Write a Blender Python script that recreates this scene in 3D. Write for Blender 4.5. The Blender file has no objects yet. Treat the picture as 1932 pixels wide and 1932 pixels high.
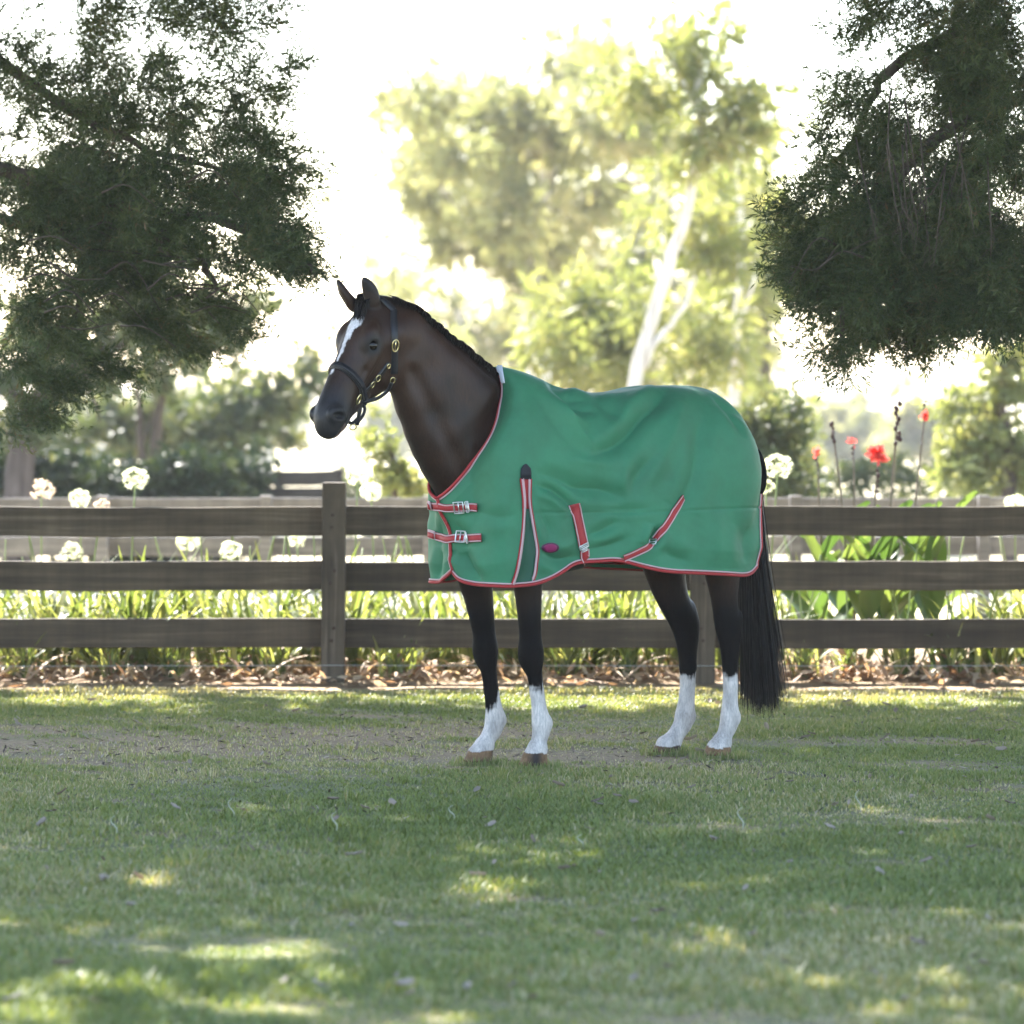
import bpy, bmesh, math, random
import numpy as np
from mathutils import Vector, Matrix
from mathutils.bvhtree import BVHTree

SC = bpy.context.scene
COL = SC.collection
R = math.radians

# ------------------------------------------------------------------ camera, sky, sun, exposure
CAM_H, CAM_D, FPX = 1.48, 18.0, 8050.0        # eye height, metres to the horse, focal length in photo pixels (1932 wide)
cam_d = bpy.data.cameras.new('camera')
cam = bpy.data.objects.new('camera', cam_d); COL.objects.link(cam)
cam.location = (0, -CAM_D, CAM_H); cam.rotation_euler = (R(90), 0, 0)
cam_d.lens = 150; cam_d.sensor_width = 36; cam_d.shift_y = -196 / 1932
cam_d.clip_start = 0.1; cam_d.clip_end = 9000
cam_d.dof.use_dof = True; cam_d.dof.focus_distance = 17.75; cam_d.dof.aperture_fstop = 3.3
SC.camera = cam

SUN = Vector((-0.26, 0.66, 0.70)).normalized()   # direction towards the sun: behind the fence, a little to the left
W = bpy.data.worlds.new('World'); SC.world = W; W.use_nodes = True
wn = W.node_tree; bg = wn.nodes['Background']
sky = wn.nodes.new('ShaderNodeTexSky'); sky.sky_type = 'NISHITA'; sky.sun_disc = False
sky.sun_elevation = math.asin(SUN.z); sky.sun_rotation = math.atan2(SUN.x, SUN.y)
sky.air_density = 1.0; sky.dust_density = 1.3; sky.ozone_density = 1.0
wn.links.new(sky.outputs[0], bg.inputs[0]); bg.inputs[1].default_value = 0.13
sun_d = bpy.data.lights.new('sun', 'SUN'); sun_d.energy = 5.0; sun_d.angle = R(0.6); sun_d.color = (1.0, 0.96, 0.90)
sun = bpy.data.objects.new('sun', sun_d); COL.objects.link(sun)
sun.rotation_euler = SUN.to_track_quat('Z', 'Y').to_euler()
VS = SC.view_settings
VS.view_transform = 'Standard'; VS.look = 'None'; VS.gamma = 1; VS.use_curve_mapping = False
VS.exposure = 2.75
SC.cycles.use_denoising = True
SC.cycles.max_bounces = 8; SC.cycles.transparent_max_bounces = 8
SC.cycles.sample_clamp_indirect = 8.0

rng = np.random.default_rng(7)
random.seed(7)

# ------------------------------------------------------------------ pixel <-> place
def PX(px, py, y):
    """photo pixel + depth y (metres behind the horse) -> point"""
    s = FPX / (CAM_D + y)
    return np.array([(px - 966) / s, y, CAM_H - (py - 770) / s])
def GROUND(px, py):
    d = FPX * CAM_H / (py - 770); return np.array([(px - 966) * d / FPX, d - CAM_D, 0.0])
YAW = R(33); CY, SY = math.cos(YAW), math.sin(YAW); CX = 0.374
def PL(px, py, l):
    """pixel + sideways offset l from the horse's middle plane -> horse coordinates (forward, left, up)"""
    q = (px - 966) / FPX
    t = (q * (CAM_D - CY * l) - CX - SY * l) / (-CY + SY * q)
    d = CAM_D - SY * t - CY * l
    return np.array([t, l, CAM_H - (py - 770) * d / FPX])
def L2W(p):
    p = np.asarray(p, float); t, l, z = p[..., 0], p[..., 1], p[..., 2]
    return np.stack([CX - CY * t + SY * l, -SY * t - CY * l, z], -1)
def W2L(p):
    p = np.asarray(p, float); x, y, z = p[..., 0] - CX, p[..., 1], p[..., 2]
    return np.stack([-CY * x - SY * y, SY * x - CY * y, z], -1)
def W2PX(p):
    p = np.asarray(p, float); d = CAM_D + p[..., 1]
    return 966 + p[..., 0] * FPX / d, 770 + (CAM_H - p[..., 2]) * FPX / d

# ------------------------------------------------------------------ object helpers
def tag(o, label=None, cat=None, group=None, kind=None):
    if label: o['label'] = label
    if cat: o['category'] = cat
    if group: o['group'] = group
    if kind: o['kind'] = kind
    return o
def empty(name, loc=(0, 0, 0), rz=0):
    o = bpy.data.objects.new(name, None); COL.objects.link(o); o.location = loc; o.rotation_euler = (0, 0, rz)
    o.empty_display_size = 0.1
    return o
def link(name, me, mat=None, parent=None, smooth=True):
    o = bpy.data.objects.new(name, me); COL.objects.link(o)
    if mat is not None and not me.materials: me.materials.append(mat)
    if parent is not None: o.parent = parent
    return o
def np_mesh(name, V, F, smooth=True, tint=None):
    """V (n,3); F (m,k) array with equal face size or list of arrays"""
    me = bpy.data.meshes.new(name)
    V = np.asarray(V, np.float32)
    Fs = F if isinstance(F, list) else [F]
    Fs = [np.asarray(f, np.int32) for f in Fs if len(f)]
    loops = np.concatenate([f.ravel() for f in Fs])
    tot = np.concatenate([np.full(len(f), f.shape[1], np.int32) for f in Fs])
    start = np.concatenate([[0], np.cumsum(tot)[:-1]]).astype(np.int32)
    me.vertices.add(len(V)); me.vertices.foreach_set('co', V.ravel())
    me.loops.add(len(loops)); me.loops.foreach_set('vertex_index', loops)
    me.polygons.add(len(tot)); me.polygons.foreach_set('loop_start', start); me.polygons.foreach_set('loop_total', tot)
    me.polygons.foreach_set('use_smooth', np.full(len(tot), smooth))
    if tint is not None:
        tint = np.asarray(tint, np.float32)
        if tint.ndim == 1:
            a = me.attributes.new('tint', 'FLOAT', 'POINT'); a.data.foreach_set('value', tint)
        else:
            a = me.attributes.new('coat', 'FLOAT_COLOR', 'POINT'); a.data.foreach_set('color', tint.ravel())
    me.update(calc_edges=True); me.validate()
    return me
def cat_mesh(parts):
    """join [(V,F4)] lists"""
    Vs, Fs, n = [], [], 0
    for V, F in parts:
        Vs.append(V); Fs.append(np.asarray(F) + n); n += len(V)
    return np.concatenate(Vs), np.concatenate(Fs)
def smoothpath(pts, n):
    """Catmull-Rom resample of control points (any dimension)"""
    p = np.asarray(pts, float); m = len(p)
    q = np.vstack([2 * p[0] - p[1], p, 2 * p[-1] - p[-2]])
    u = np.linspace(0, m - 1, n); i = np.clip(u.astype(int), 0, m - 2); f = (u - i)[:, None]
    a, b, c, d = q[i], q[i + 1], q[i + 2], q[i + 3]
    return 0.5 * (2 * b + (c - a) * f + (2 * a - 5 * b + 4 * c - d) * f ** 2 + (3 * b - a - 3 * c + d) * f ** 3)
def unit(v):
    v = np.asarray(v, float); return v / np.maximum(np.linalg.norm(v, axis=-1, keepdims=True), 1e-9)
def tube(path, rad, sides=8, closed=False):
    p = np.asarray(path, float); n = len(p); rad = np.broadcast_to(np.asarray(rad, float), (n,))
    T = unit(np.gradient(p, axis=0))
    if closed: T = unit(np.roll(p, -1, 0) - np.roll(p, 1, 0))
    up = np.array([0.0, 0, 1]) if abs(T[0][2]) < 0.9 else np.array([1.0, 0, 0])
    N = np.zeros_like(p); N[0] = unit(up - T[0] * (up @ T[0]))
    for i in range(1, n):
        v = N[i - 1] - T[i] * (N[i - 1] @ T[i]); N[i] = unit(v)
    B = np.cross(T, N); a = np.linspace(0, 2 * np.pi, sides, endpoint=False)
    V = p[:, None] + rad[:, None, None] * (np.cos(a)[None, :, None] * N[:, None] + np.sin(a)[None, :, None] * B[:, None])
    V = V.reshape(-1, 3); F = []
    m = n if closed else n - 1
    for i in range(m):
        for j in range(sides):
            i2 = (i + 1) % n; j2 = (j + 1) % sides
            F.append((i * sides + j, i * sides + j2, i2 * sides + j2, i2 * sides + j))
    if not closed:   # end caps as fans of quads (degenerate fourth corner avoided by centre vertices)
        c0 = len(V); V = np.vstack([V, p[0], p[-1]])
        for j in range(0, sides, 2):
            F.append((c0, (j + 2) % sides, j + 1, j)); b = (n - 1) * sides
            F.append((c0 + 1, b + j, b + j + 1, b + (j + 2) % sides))
    return V, np.array(F)
def box(c, s, rot=None, taper=None):
    c = np.asarray(c, float); hx, hy, hz = np.asarray(s, float) / 2
    V = np.array([(-hx, -hy, -hz), (hx, -hy, -hz), (hx, hy, -hz), (-hx, hy, -hz), (-hx, -hy, hz), (hx, -hy, hz), (hx, hy, hz), (-hx, hy, hz)])
    if rot is not None: V = V @ np.asarray(rot).T
    F = np.array([(0, 3, 2, 1), (4, 5, 6, 7), (0, 1, 5, 4), (1, 2, 6, 5), (2, 3, 7, 6), (3, 0, 4, 7)])
    return V + c, F
def ribbon(pts, nrm, width, thick=0.003):
    """a strap: closed flat bar along pts, its flat side along nrm"""
    p = np.asarray(pts, float); nrm = unit(nrm); T = unit(np.gradient(p, axis=0)); S = unit(np.cross(T, nrm))
    w = np.broadcast_to(np.asarray(width, float), (len(p),))[:, None] / 2
    ring = np.stack([p - S * w, p + S * w, p + S * w + nrm * thick, p - S * w + nrm * thick], 1)
    V = ring.reshape(-1, 3); F = []
    for i in range(len(p) - 1):
        for j in range(4):
            F.append((i * 4 + j, i * 4 + (j + 1) % 4, i * 4 + 4 + (j + 1) % 4, i * 4 + 4 + j))
    F.append((3, 2, 1, 0)); k = (len(p) - 1) * 4; F.append((k, k + 1, k + 2, k + 3))
    return V, np.array(F)
def bevel(o, w=0.004, seg=2):
    m = o.modifiers.new('bevel', 'BEVEL'); m.width = w; m.segments = seg; m.limit_method = 'ANGLE'; m.angle_limit = R(40)

# ------------------------------------------------------------------ materials
def mat(name):
    m = bpy.data.materials.new(name); m.use_nodes = True
    nt = m.node_tree; return m, nt, nt.nodes['Principled BSDF'], nt.links
def nd(nt, t, **k):
    n = nt.nodes.new('ShaderNode' + t)
    for a, v in k.items(): setattr(n, a, v)
    return n
def ramp(nt, stops):
    r = nd(nt, 'ValToRGB'); e = r.color_ramp.elements
    while len(e) < len(stops): e.new(0.5)
    for x, (p, c) in zip(e, stops): x.position = p; x.color = (*c, 1)
    return r
def noise(nt, scale, detail=4, rough=0.6, vec=None, dist=0.0):
    n = nd(nt, 'TexNoise'); n.inputs['Scale'].default_value = scale; n.inputs['Detail'].default_value = detail
    n.inputs['Roughness'].default_value = rough; n.inputs['Distortion'].default_value = dist
    if vec is not None: nt.links.new(vec, n.inputs['Vector'])
    return n
def coords(nt, kind='Object', scale=(1, 1, 1)):
    tc = nd(nt, 'TexCoord'); mp = nd(nt, 'Mapping'); mp.inputs['Scale'].default_value = scale
    nt.links.new(tc.outputs[kind], mp.inputs['Vector']); return mp.outputs[0]
def bump(nt, bs, h, strength=0.3, dist=0.01):
    b = nd(nt, 'Bump'); b.inputs['Strength'].default_value = strength; b.inputs['Distance'].default_value = dist
    nt.links.new(h, b.inputs['Height']); nt.links.new(b.outputs[0], bs.inputs['Normal'])
def plain(name, col, rough=0.6, metal=0.0, var=0.15, nscale=30, bumpk=0.1, bdist=0.003, spec=0.5):
    m, nt, bs, lk = mat(name); v = coords(nt)
    n = noise(nt, nscale, 5, 0.6, v)
    r = ramp(nt, [(0.25, tuple(c * (1 - var) for c in col)), (0.75, tuple(min(1, c * (1 + var)) for c in col))])
    lk.new(n.outputs['Fac'], r.inputs[0]); lk.new(r.outputs[0], bs.inputs['Base Color'])
    bs.inputs['Roughness'].default_value = rough; bs.inputs['Metallic'].default_value = metal
    bs.inputs['Specular IOR Level'].default_value = spec
    if bumpk: bump(nt, bs, n.outputs['Fac'], bumpk, bdist)
    return m
def leafmat(name, stops, trans=0.4, rough=0.5, tcol=None):
    """leaf: reflects and lets light through; 'tint' varies the colour leaf by leaf"""
    m, nt, bs, lk = mat(name)
    at = nd(nt, 'Attribute', attribute_name='tint'); r = ramp(nt, stops); lk.new(at.outputs['Fac'], r.inputs[0])
    lk.new(r.outputs[0], bs.inputs['Base Color']); bs.inputs['Roughness'].default_value = rough
    bs.inputs['Specular IOR Level'].default_value = 0.3
    tr = nd(nt, 'BsdfTranslucent'); mx = nd(nt, 'MixShader'); mx.inputs[0].default_value = trans
    mul = nd(nt, 'MixRGB', blend_type='MULTIPLY'); mul.inputs[0].default_value = 1.0
    mul.inputs[2].default_value = (*(tcol or (1.25, 1.2, 0.6)), 1); lk.new(r.outputs[0], mul.inputs[1]); lk.new(mul.outputs[0], tr.inputs[0])
    lk.new(bs.outputs[0], mx.inputs[1]); lk.new(tr.outputs[0], mx.inputs[2])
    lk.new(mx.outputs[0], nt.nodes['Material Output'].inputs[0])
    return m
# ------------------------------------------------------------------ ground
def gz(y):
    """height of the land: level to the second fence, dips across the far paddock, rises again to the horizon"""
    y = np.asarray(y, float); s = np.clip((y - 30) / 130, 0, 1); s = s * s * (3 - 2 * s)
    r = np.clip((y - 320) / 700, 0, 1); r = r * r * (3 - 2 * r)
    return -2.0 * s + 3.0 * r
def sheet(name, xs, ys, zf, m):
    X, Y = np.meshgrid(xs, ys, indexing='ij'); V = np.stack([X, Y, zf(X, Y)], -1).reshape(-1, 3)
    i, j = np.meshgrid(np.arange(len(xs) - 1), np.arange(len(ys) - 1), indexing='ij'); a = (i * len(ys) + j).ravel()
    F = np.stack([a, a + len(ys), a + len(ys) + 1, a + 1], 1)
    o = link(name, np_mesh(name, V, F), m); o['kind'] = 'structure'; return o
def groundmat(name, stops, scale, s2=60, rough=.9, bk=.5, mask=None):
    m, nt, bs, lk = mat(name); v = coords(nt)
    n1 = noise(nt, scale, 6, .6, v); n2 = noise(nt, s2, 6, .7, v)
    mx = nd(nt, 'Math', operation='MULTIPLY_ADD'); mx.inputs[1].default_value = .45; lk.new(n2.outputs[0], mx.inputs[0])
    hf = nd(nt, 'Math', operation='MULTIPLY'); hf.inputs[1].default_value = .55; lk.new(n1.outputs[0], hf.inputs[0]); lk.new(hf.outputs[0], mx.inputs[2])
    r = ramp(nt, stops); lk.new(mx.outputs[0], r.inputs[0]); out = r.outputs[0]
    if mask:
        out = mask(nt, lk, v, out, n1, n2)
    lk.new(out, bs.inputs['Base Color']); bs.inputs['Roughness'].default_value = rough; bs.inputs['Specular IOR Level'].default_value = .2
    bump(nt, bs, n2.outputs[0], bk, .02)
    return m
# worn earth where horses stand: a flat lens-shaped patch left of and under the forelegs
BARE = [(-1.15, 1.0, 1.9, 1.75), (0.0, 0.25, 1.1, .85), (-2.6, 1.0, 1.2, 1.3), (1.75, .95, .75, .35), (2.25, -1.2, .5, .5)]
def bare(x, y):
    m = np.zeros_like(x)
    for cx, cy, rx, ry in BARE: m = np.maximum(m, 1.25 - np.hypot((x - cx) / rx, (y - cy) / ry))
    w = wob0(np.stack([x, y, 0 * x], -1), 3.2, 21) * .22 + wob0(np.stack([x, y, 0 * x], -1), 11, 22) * .24
    return np.clip((m + w * 1.7) * 1.05, 0, .86)
def wob0(P, f, seed=0):
    r = np.random.default_rng(seed); s = 0
    for i in range(6):
        k = r.normal(size=3) * f; s = s + np.sin(P @ k + r.uniform(0, 6.28))
    return s / 3.2
M_FIELD = groundmat('dry_paddock', [(.3, (.30, .25, .14)), (.5, (.44, .38, .24)), (.7, (.52, .47, .33))], .25, 6)
def lawnmask(nt, lk, v, out, n1, n2):
    at = nd(nt, 'Attribute', attribute_name='tint'); r2 = ramp(nt, [(.3, (.115, .074, .040)), (.5, (.245, .170, .098)), (.7, (.38, .285, .175))])
    lk.new(n2.outputs[0], r2.inputs[0]); mx = nd(nt, 'MixRGB'); lk.new(at.outputs['Fac'], mx.inputs[0]); lk.new(out, mx.inputs[1]); lk.new(r2.outputs[0], mx.inputs[2]); return mx.outputs[0]
M_LAWN = groundmat('lawn_soil', [(.3, (.070, .088, .036)), (.5, (.115, .135, .060)), (.72, (.19, .175, .095))], 2.5, 45, mask=lawnmask)
M_BED = groundmat('bed_mulch', [(.3, (.12, .080, .045)), (.5, (.27, .19, .115)), (.7, (.46, .36, .23))], 5, 38)
fx = np.concatenate([-np.geomspace(1600, 12, 20), np.linspace(-9, 9, 10), np.geomspace(12, 1600, 20)])
fy = np.concatenate([np.linspace(-60, 20, 9), np.linspace(28, 340, 30), np.geomspace(380, 2600, 12)])
sheet('ground', fx, fy, lambda X, Y: gz(Y) - .03, M_FIELD)
lx, ly = np.linspace(-14, 14, 113), np.linspace(-19.5, 5.4, 101)
LXg, LYg = np.meshgrid(lx, ly, indexing='ij')
lawn = sheet('lawn', lx, ly, lambda X, Y: -.012 + .006 * np.sin(X * 1.7) * np.sin(Y * 1.3) - .006 * np.clip((Y - 4) / 1.2, 0, 1), M_LAWN)
a = lawn.data.attributes.new('tint', 'FLOAT', 'POINT'); a.data.foreach_set('value', bare(LXg, LYg).ravel().astype(np.float32))
sheet('flower_bed', np.linspace(-14, 14, 180), np.linspace(4.2, 8.6, 40), lambda X, Y: -.004 + .010 * np.sin(X * 5) * np.sin(Y * 4) + .02 * np.clip((Y - 4.4) / .8, 0, 1) - .03 * np.clip((4.62 + .12 * np.sin(X * 2.3) + .08 * np.sin(X * 6.1) - Y) / .2, 0, 1), M_BED)
M_TRACK = groundmat('gravel_track', [(.3, (.26, .27, .30)), (.5, (.36, .37, .40)), (.7, (.44, .45, .48))], 2, 50)
sheet('track', np.linspace(-60, 60, 30), np.linspace(16, 22, 4), lambda X, Y: -.022 + 0 * X, M_TRACK)

# ------------------------------------------------------------------ fences
def woodmat(name, stops, axis='x', stain=.5, rough=.8):
    m, nt, bs, lk = mat(name); sc = (1.2, 30, 30) if axis == 'x' else (30, 30, 1.2)
    v = coords(nt, 'Object', sc); v0 = coords(nt, 'Object', (1, 1, 1))
    oi = nd(nt, 'ObjectInfo'); ad = nd(nt, 'VectorMath', operation='ADD'); lk.new(v, ad.inputs[0]); cmb = nd(nt, 'CombineXYZ'); ml = nd(nt, 'Math', operation='MULTIPLY'); ml.inputs[1].default_value = 37
    lk.new(oi.outputs['Random'], ml.inputs[0]); lk.new(ml.outputs[0], cmb.inputs[0]); lk.new(ml.outputs[0], cmb.inputs[2]); lk.new(cmb.outputs[0], ad.inputs[1])
    g = noise(nt, 1.0, 8, .65, ad.outputs[0], .6); b = noise(nt, 2.2, 4, .6, v0); kn = noise(nt, 9, 3, .5, v0)
    r = ramp(nt, stops); lk.new(g.outputs[0], r.inputs[0])
    r2 = ramp(nt, [(.35, (.62, .60, .58)), (.65, (1.25, 1.2, 1.1))]); lk.new(b.outputs[0], r2.inputs[0])
    dr = noise(nt, 1.0, 5, .7, coords(nt, 'Object', (22, 3, .8) if axis == 'x' else (9, 9, 2.5))); r3 = ramp(nt, [(.36, (.45, .42, .40)), (.52, (1, 1, 1)), (.72, (1.5, 1.45, 1.35))]); lk.new(dr.outputs[0], r3.inputs[0])
    m3 = nd(nt, 'MixRGB', blend_type='MULTIPLY'); m3.inputs[0].default_value = .28; lk.new(r2.outputs[0], m3.inputs[1]); lk.new(r3.outputs[0], m3.inputs[2]); r2 = m3
    mx = nd(nt, 'MixRGB', blend_type='MULTIPLY'); mx.inputs[0].default_value = min(1, stain * 1.6); lk.new(r.outputs[0], mx.inputs[1]); lk.new(r2.outputs[0], mx.inputs[2]); hv = nd(nt, 'HueSaturation'); mr_ = nd(nt, 'MapRange'); mr_.inputs[3].default_value = .72; mr_.inputs[4].default_value = 1.3; lk.new(oi.outputs['Random'], mr_.inputs[0]); lk.new(mr_.outputs[0], hv.inputs['Value']); lk.new(mx.outputs[0], hv.inputs['Color']); lk.new(hv.outputs[0], bs.inputs['Base Color'])
    bs.inputs['Roughness'].default_value = rough; bs.inputs['Specular IOR Level'].default_value = .25; bump(nt, bs, g.outputs[0], .5, .006)
    return m
M_RAIL = woodmat('dark_weathered_rail', [(.3, (.046, .034, .024)), (.55, (.082, .062, .044)), (.75, (.135, .106, .078))])
M_POST = woodmat('dark_weathered_post', [(.3, (.080, .060, .045)), (.55, (.14, .108, .080)), (.75, (.25, .20, .155))], 'z')
M_GREYR = woodmat('grey_weathered_rail', [(.3, (.11, .105, .11)), (.55, (.20, .19, .19)), (.75, (.30, .29, .28))])
M_WIRE = plain('galvanised_wire', (.45, .45, .44), .4, .8, bumpk=0)
def fence(name, label, y, posts, ztops, rail_h, post_w, post_h, mr, mp, thick=.045, front=True, rnd=None, bed=-.4):
    f = empty(name, (0, y, gz(y))); tag(f, label, 'fence'); rnd = rnd or random.Random(3)
    for x in posts:
        c = bmesh.new(); V, F = box((0, 0, post_h / 2 + bed / 2), (post_w * rnd.uniform(.96, 1.04), .11, post_h - bed))
        o = link('post', np_mesh('post', V, F, False), mp, f); c.free(); o.location = (x, 0, 0); o.rotation_euler = (0, R(rnd.uniform(-.5, .5)), R(rnd.uniform(-2, 2))); bevel(o, .006)
    yr = (.055 + thick / 2 - .002) if front else (-.055 - thick / 2)
    for i in range(len(posts) - 1):
        for zt in ztops:
            a, b = posts[i], posts[i + 1]; L = b - a - .006
            nseg = 8; xs = np.linspace(-L / 2, L / 2, nseg + 1); tw = [rnd.uniform(-.003, .003) for _ in xs]; sag = rnd.uniform(.002, .010); hh = [rnd.uniform(-.0025, .0025) - sag * (1 - (2 * x / L) ** 2) for x in xs]
            V = np.array([p for x, t, h in zip(xs, tw, hh) for p in ((x, -thick / 2 + t, -rail_h / 2 + h), (x, thick / 2 + t, -rail_h / 2 + h), (x, thick / 2 + t, rail_h / 2 + h * .9), (x, -thick / 2 + t, rail_h / 2 + h * .9))])
            F = [(k * 4 + j, k * 4 + 4 + j, k * 4 + 4 + (j + 1) % 4, k * 4 + (j + 1) % 4) for k in range(nseg) for j in range(4)] + [(0, 1, 2, 3), (nseg * 4 + 3, nseg * 4 + 2, nseg * 4 + 1, nseg * 4)]
            o = link('rail', np_mesh('rail', V, np.array(F), False), mr, f); o.location = ((a + b) / 2, yr, zt - rail_h / 2 + rnd.uniform(-.004, .004)); o.rotation_euler = (0, R(rnd.uniform(-.12, .12)), 0); bevel(o, .005)
    return f
M_YARD = woodmat('tarred_board', [(.3, (.022, .020, .018)), (.55, (.040, .036, .032)), (.75, (.065, .058, .050))])
YF = 4.9
FP = [-0.962 + 1.984 * k for k in range(-3, 5)]
zt = [CAM_H - (p - 770) * (CAM_D + YF) / FPX for p in (955, 1060, 1168)]
fn = fence('paddock_fence', 'dark timber post and three rail fence behind the bay horse', YF, FP, zt, .157, .128, CAM_H - (910 - 770) * (CAM_D + YF) / FPX, M_RAIL, M_POST)
V, F = tube(np.array([(0, .004, 0), (0, -.006, 0)]), .009, 8); NAIL = np_mesh('nail_head', V, F); NAIL.materials.append(plain('rusty_nail', (.06, .035, .025), .7, .4))
for x in FP:
    for z_ in zt:
        for dz_ in (-.045, -.112): o = link('nail_head', NAIL, None, fn); o.location = (x + random.uniform(-.012, .012), -.056, z_ + dz_)
V, F = tube(np.array([(FP[0], -.062, .105), (FP[2], -.062, .098), (FP[3], -.062, .103), (FP[4], -.062, .10), (FP[-1], -.062, .104)]), .0022, 6)
link('wire', np_mesh('wire', V, F), M_WIRE, fn)
Y2 = 12.0; s2 = FPX / (CAM_D + Y2); gp = lambda p: CAM_H - (p - 770) / s2
fence('far_paddock_fence', 'pale grey weathered rail fence beyond the flower bed', Y2, [(p - 966) / s2 for p in (-720, -125, 192, 500, 810, 1150, 1500, 1855, 2200, 2700)], [gp(939), gp(1012), gp(1086)], .135, .085, gp(935), M_GREYR, M_GREYR, .04)
# a short dark length of fence further back, seen over the left bay
Y3 = 24.0; s3 = FPX / (CAM_D + Y3)
fence('dark_yard_fence', 'short dark board fence ending behind the near fence post', Y3, [(p - 966) / s3 for p in (330, 480, 638)], [CAM_H - (886 - 770) / s3, CAM_H - (918 - 770) / s3, CAM_H - (950 - 770) / s3], .15, .10, CAM_H - (884 - 770) / s3, M_YARD, M_YARD, .03, False)

# ------------------------------------------------------------------ leaves and trees
def rotmats(n, axis_dir, spread, r):
    """random frames whose x axis leans towards axis_dir"""
    x = unit(np.asarray(axis_dir, float) + r.normal(size=(n, 3)) * spread); t = r.normal(size=(n, 3)); y = unit(np.cross(t, x)); z = np.cross(x, y)
    return np.stack([x, y, z], -1)
def scatter(templates, pos, rot, size, r, tint=None):
    """place copies of leaf-spray templates; returns one mesh's arrays"""
    Vs, Fs, Ts = [], [], []; off = 0
    pick = r.integers(0, len(templates), len(pos)); tint = r.uniform(0, 1, len(pos)) if tint is None else tint
    for k, (TV, TF, TT) in enumerate(templates):
        m = pick == k
        if not m.any(): continue
        V = np.einsum('nij,vj->nvi', rot[m], TV) * size[m][:, None, None] + pos[m][:, None]
        n = len(TV); F = (TF[None] + (np.arange(m.sum()) * n)[:, None, None] + off).reshape(-1, TF.shape[1])
        T = np.clip(tint[m][:, None] * .75 + TT[None] * .25, 0, 1)
        Vs.append(V.reshape(-1, 3)); Fs.append(F); Ts.append(T.ravel()); off += V.shape[0] * n
    return np.concatenate(Vs), np.concatenate(Fs), np.concatenate(Ts)
def leaf_quads(base, dirs, lens, wids, r, droop=0.0):
    """diamond-shaped leaves, two faces each, folded along the rib"""
    V, F, T = [], [], []; n = 0
    for b, d, L, w in zip(base, dirs, lens, wids):
        d = unit(d); s = unit(np.cross(d, r.normal(size=3))); u = np.cross(s, d)
        V += [b, b + d * L * .5 + s * w / 2 + u * w * .12, b + d * L - np.array((0, 0, droop * L)), b + d * L * .5 - s * w / 2 + u * w * .12]; F.append((n, n + 1, n + 2, n + 3)); T += [r.uniform()] * 4; n += 4
    return np.array(V), np.array(F), np.array(T)
def spray(r, n_leaf, length=1.0, ll=.16, lw=.035, ang=.8, side=5):
    """a twig along +x with side twigs carrying small leaves"""
    base, dirs = [], []
    tw = []
    for k in range(side):
        x = length * (.12 + .8 * (k + r.uniform()) / side); a = r.uniform(0, 6.283); d = unit(np.array((ang, math.cos(a), math.sin(a)))); tw.append((np.array((x, 0, 0)), d, length * r.uniform(.22, .42)))
    for i in range(n_leaf):
        if i % 4 == 0: b0, d0, L0 = np.zeros(3), np.array((1., 0, 0)), length
        else: b0, d0, L0 = tw[i % side]
        b = b0 + d0 * L0 * r.uniform(.1, 1.0); dr = unit(d0 + unit(r.normal(size=3)) * .75); base.append(b); dirs.append(dr)
    L = r.uniform(.6, 1.25, n_leaf) * ll; Wd = r.uniform(.7, 1.3, n_leaf) * lw
    V, F, T = leaf_quads(base, dirs, L, Wd, r)
    # twig ribs
    tv, tf = [], []; n = len(V)
    for b0, d0, L0 in [(np.zeros(3), np.array((1., 0, 0)), length)] + tw:
        s = unit(np.cross(d0, r.normal(size=3))) * .006
        tv += [b0 - s, b0 + s, b0 + d0 * L0 + s * .3, b0 + d0 * L0 - s * .3]; tf.append((n, n + 1, n + 2, n + 3)); n += 4
    return np.vstack([V, tv]), np.vstack([F, tf]), np.concatenate([T, np.zeros(len(tv))])
def blob_points(blobs, r, dens=1.0, clump=0):
    """blobs: (px, py, y, rx px, ry px, count[, depth m]) -> spray positions with real depth, centre bias weak so rims stay ragged"""
    P, C = [], []
    for b in blobs:
        px, py, y, rx, ry, n = b[:6]; s = FPX / (CAM_D + y); dz = b[6] if len(b) > 6 else min(rx, 2.2 * ry) / s
        n = int(n * dens); v = unit(r.normal(size=(n, 3))) * (r.uniform(0, 1, (n, 1)) ** .42); c = PX(px, py, y)
        if clump:      # leaves gather round twig ends, sky shows between
            k = max(2, n // clump); cc = unit(r.normal(size=(k, 3))) * (r.uniform(0, 1, (k, 1)) ** .4); v = cc[r.integers(0, k, n)] + r.normal(size=(n, 3)) * .10
        P.append(c + v * np.array((rx / s, dz, ry / s))); C.append(np.tile(c, (n, 1)))
    return np.concatenate(P), np.concatenate(C)
def limb(pts, r0, r1, n=14, sides=8, wig=0.0, r=None):
    p = smoothpath(np.array(pts, float), n)
    if wig: p[1:-1] += r.normal(size=(n - 2, 3)) * wig
    return tube(p, np.linspace(r0, r1, n), sides)
def barkmat(name, stops, zs=2.0):
    m, nt, bs, lk = mat(name); v = coords(nt, 'Object', (14, 14, zs)); g = noise(nt, 1.0, 7, .65, v, .5); r = ramp(nt, stops); lk.new(g.outputs[0], r.inputs[0]); lk.new(r.outputs[0], bs.inputs['Base Color'])
    bs.inputs['Roughness'].default_value = .85; bs.inputs['Specular IOR Level'].default_value = .2; bump(nt, bs, g.outputs[0], .7, .02); return m
M_BARK = barkmat('brown_bark', [(.3, (.035, .026, .020)), (.55, (.075, .058, .045)), (.75, (.13, .105, .085))])
M_GUM = barkmat('pale_gum_bark', [(.3, (.36, .29, .23)), (.5, (.58, .53, .47)), (.75, (.72, .69, .64))], .6)
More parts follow.
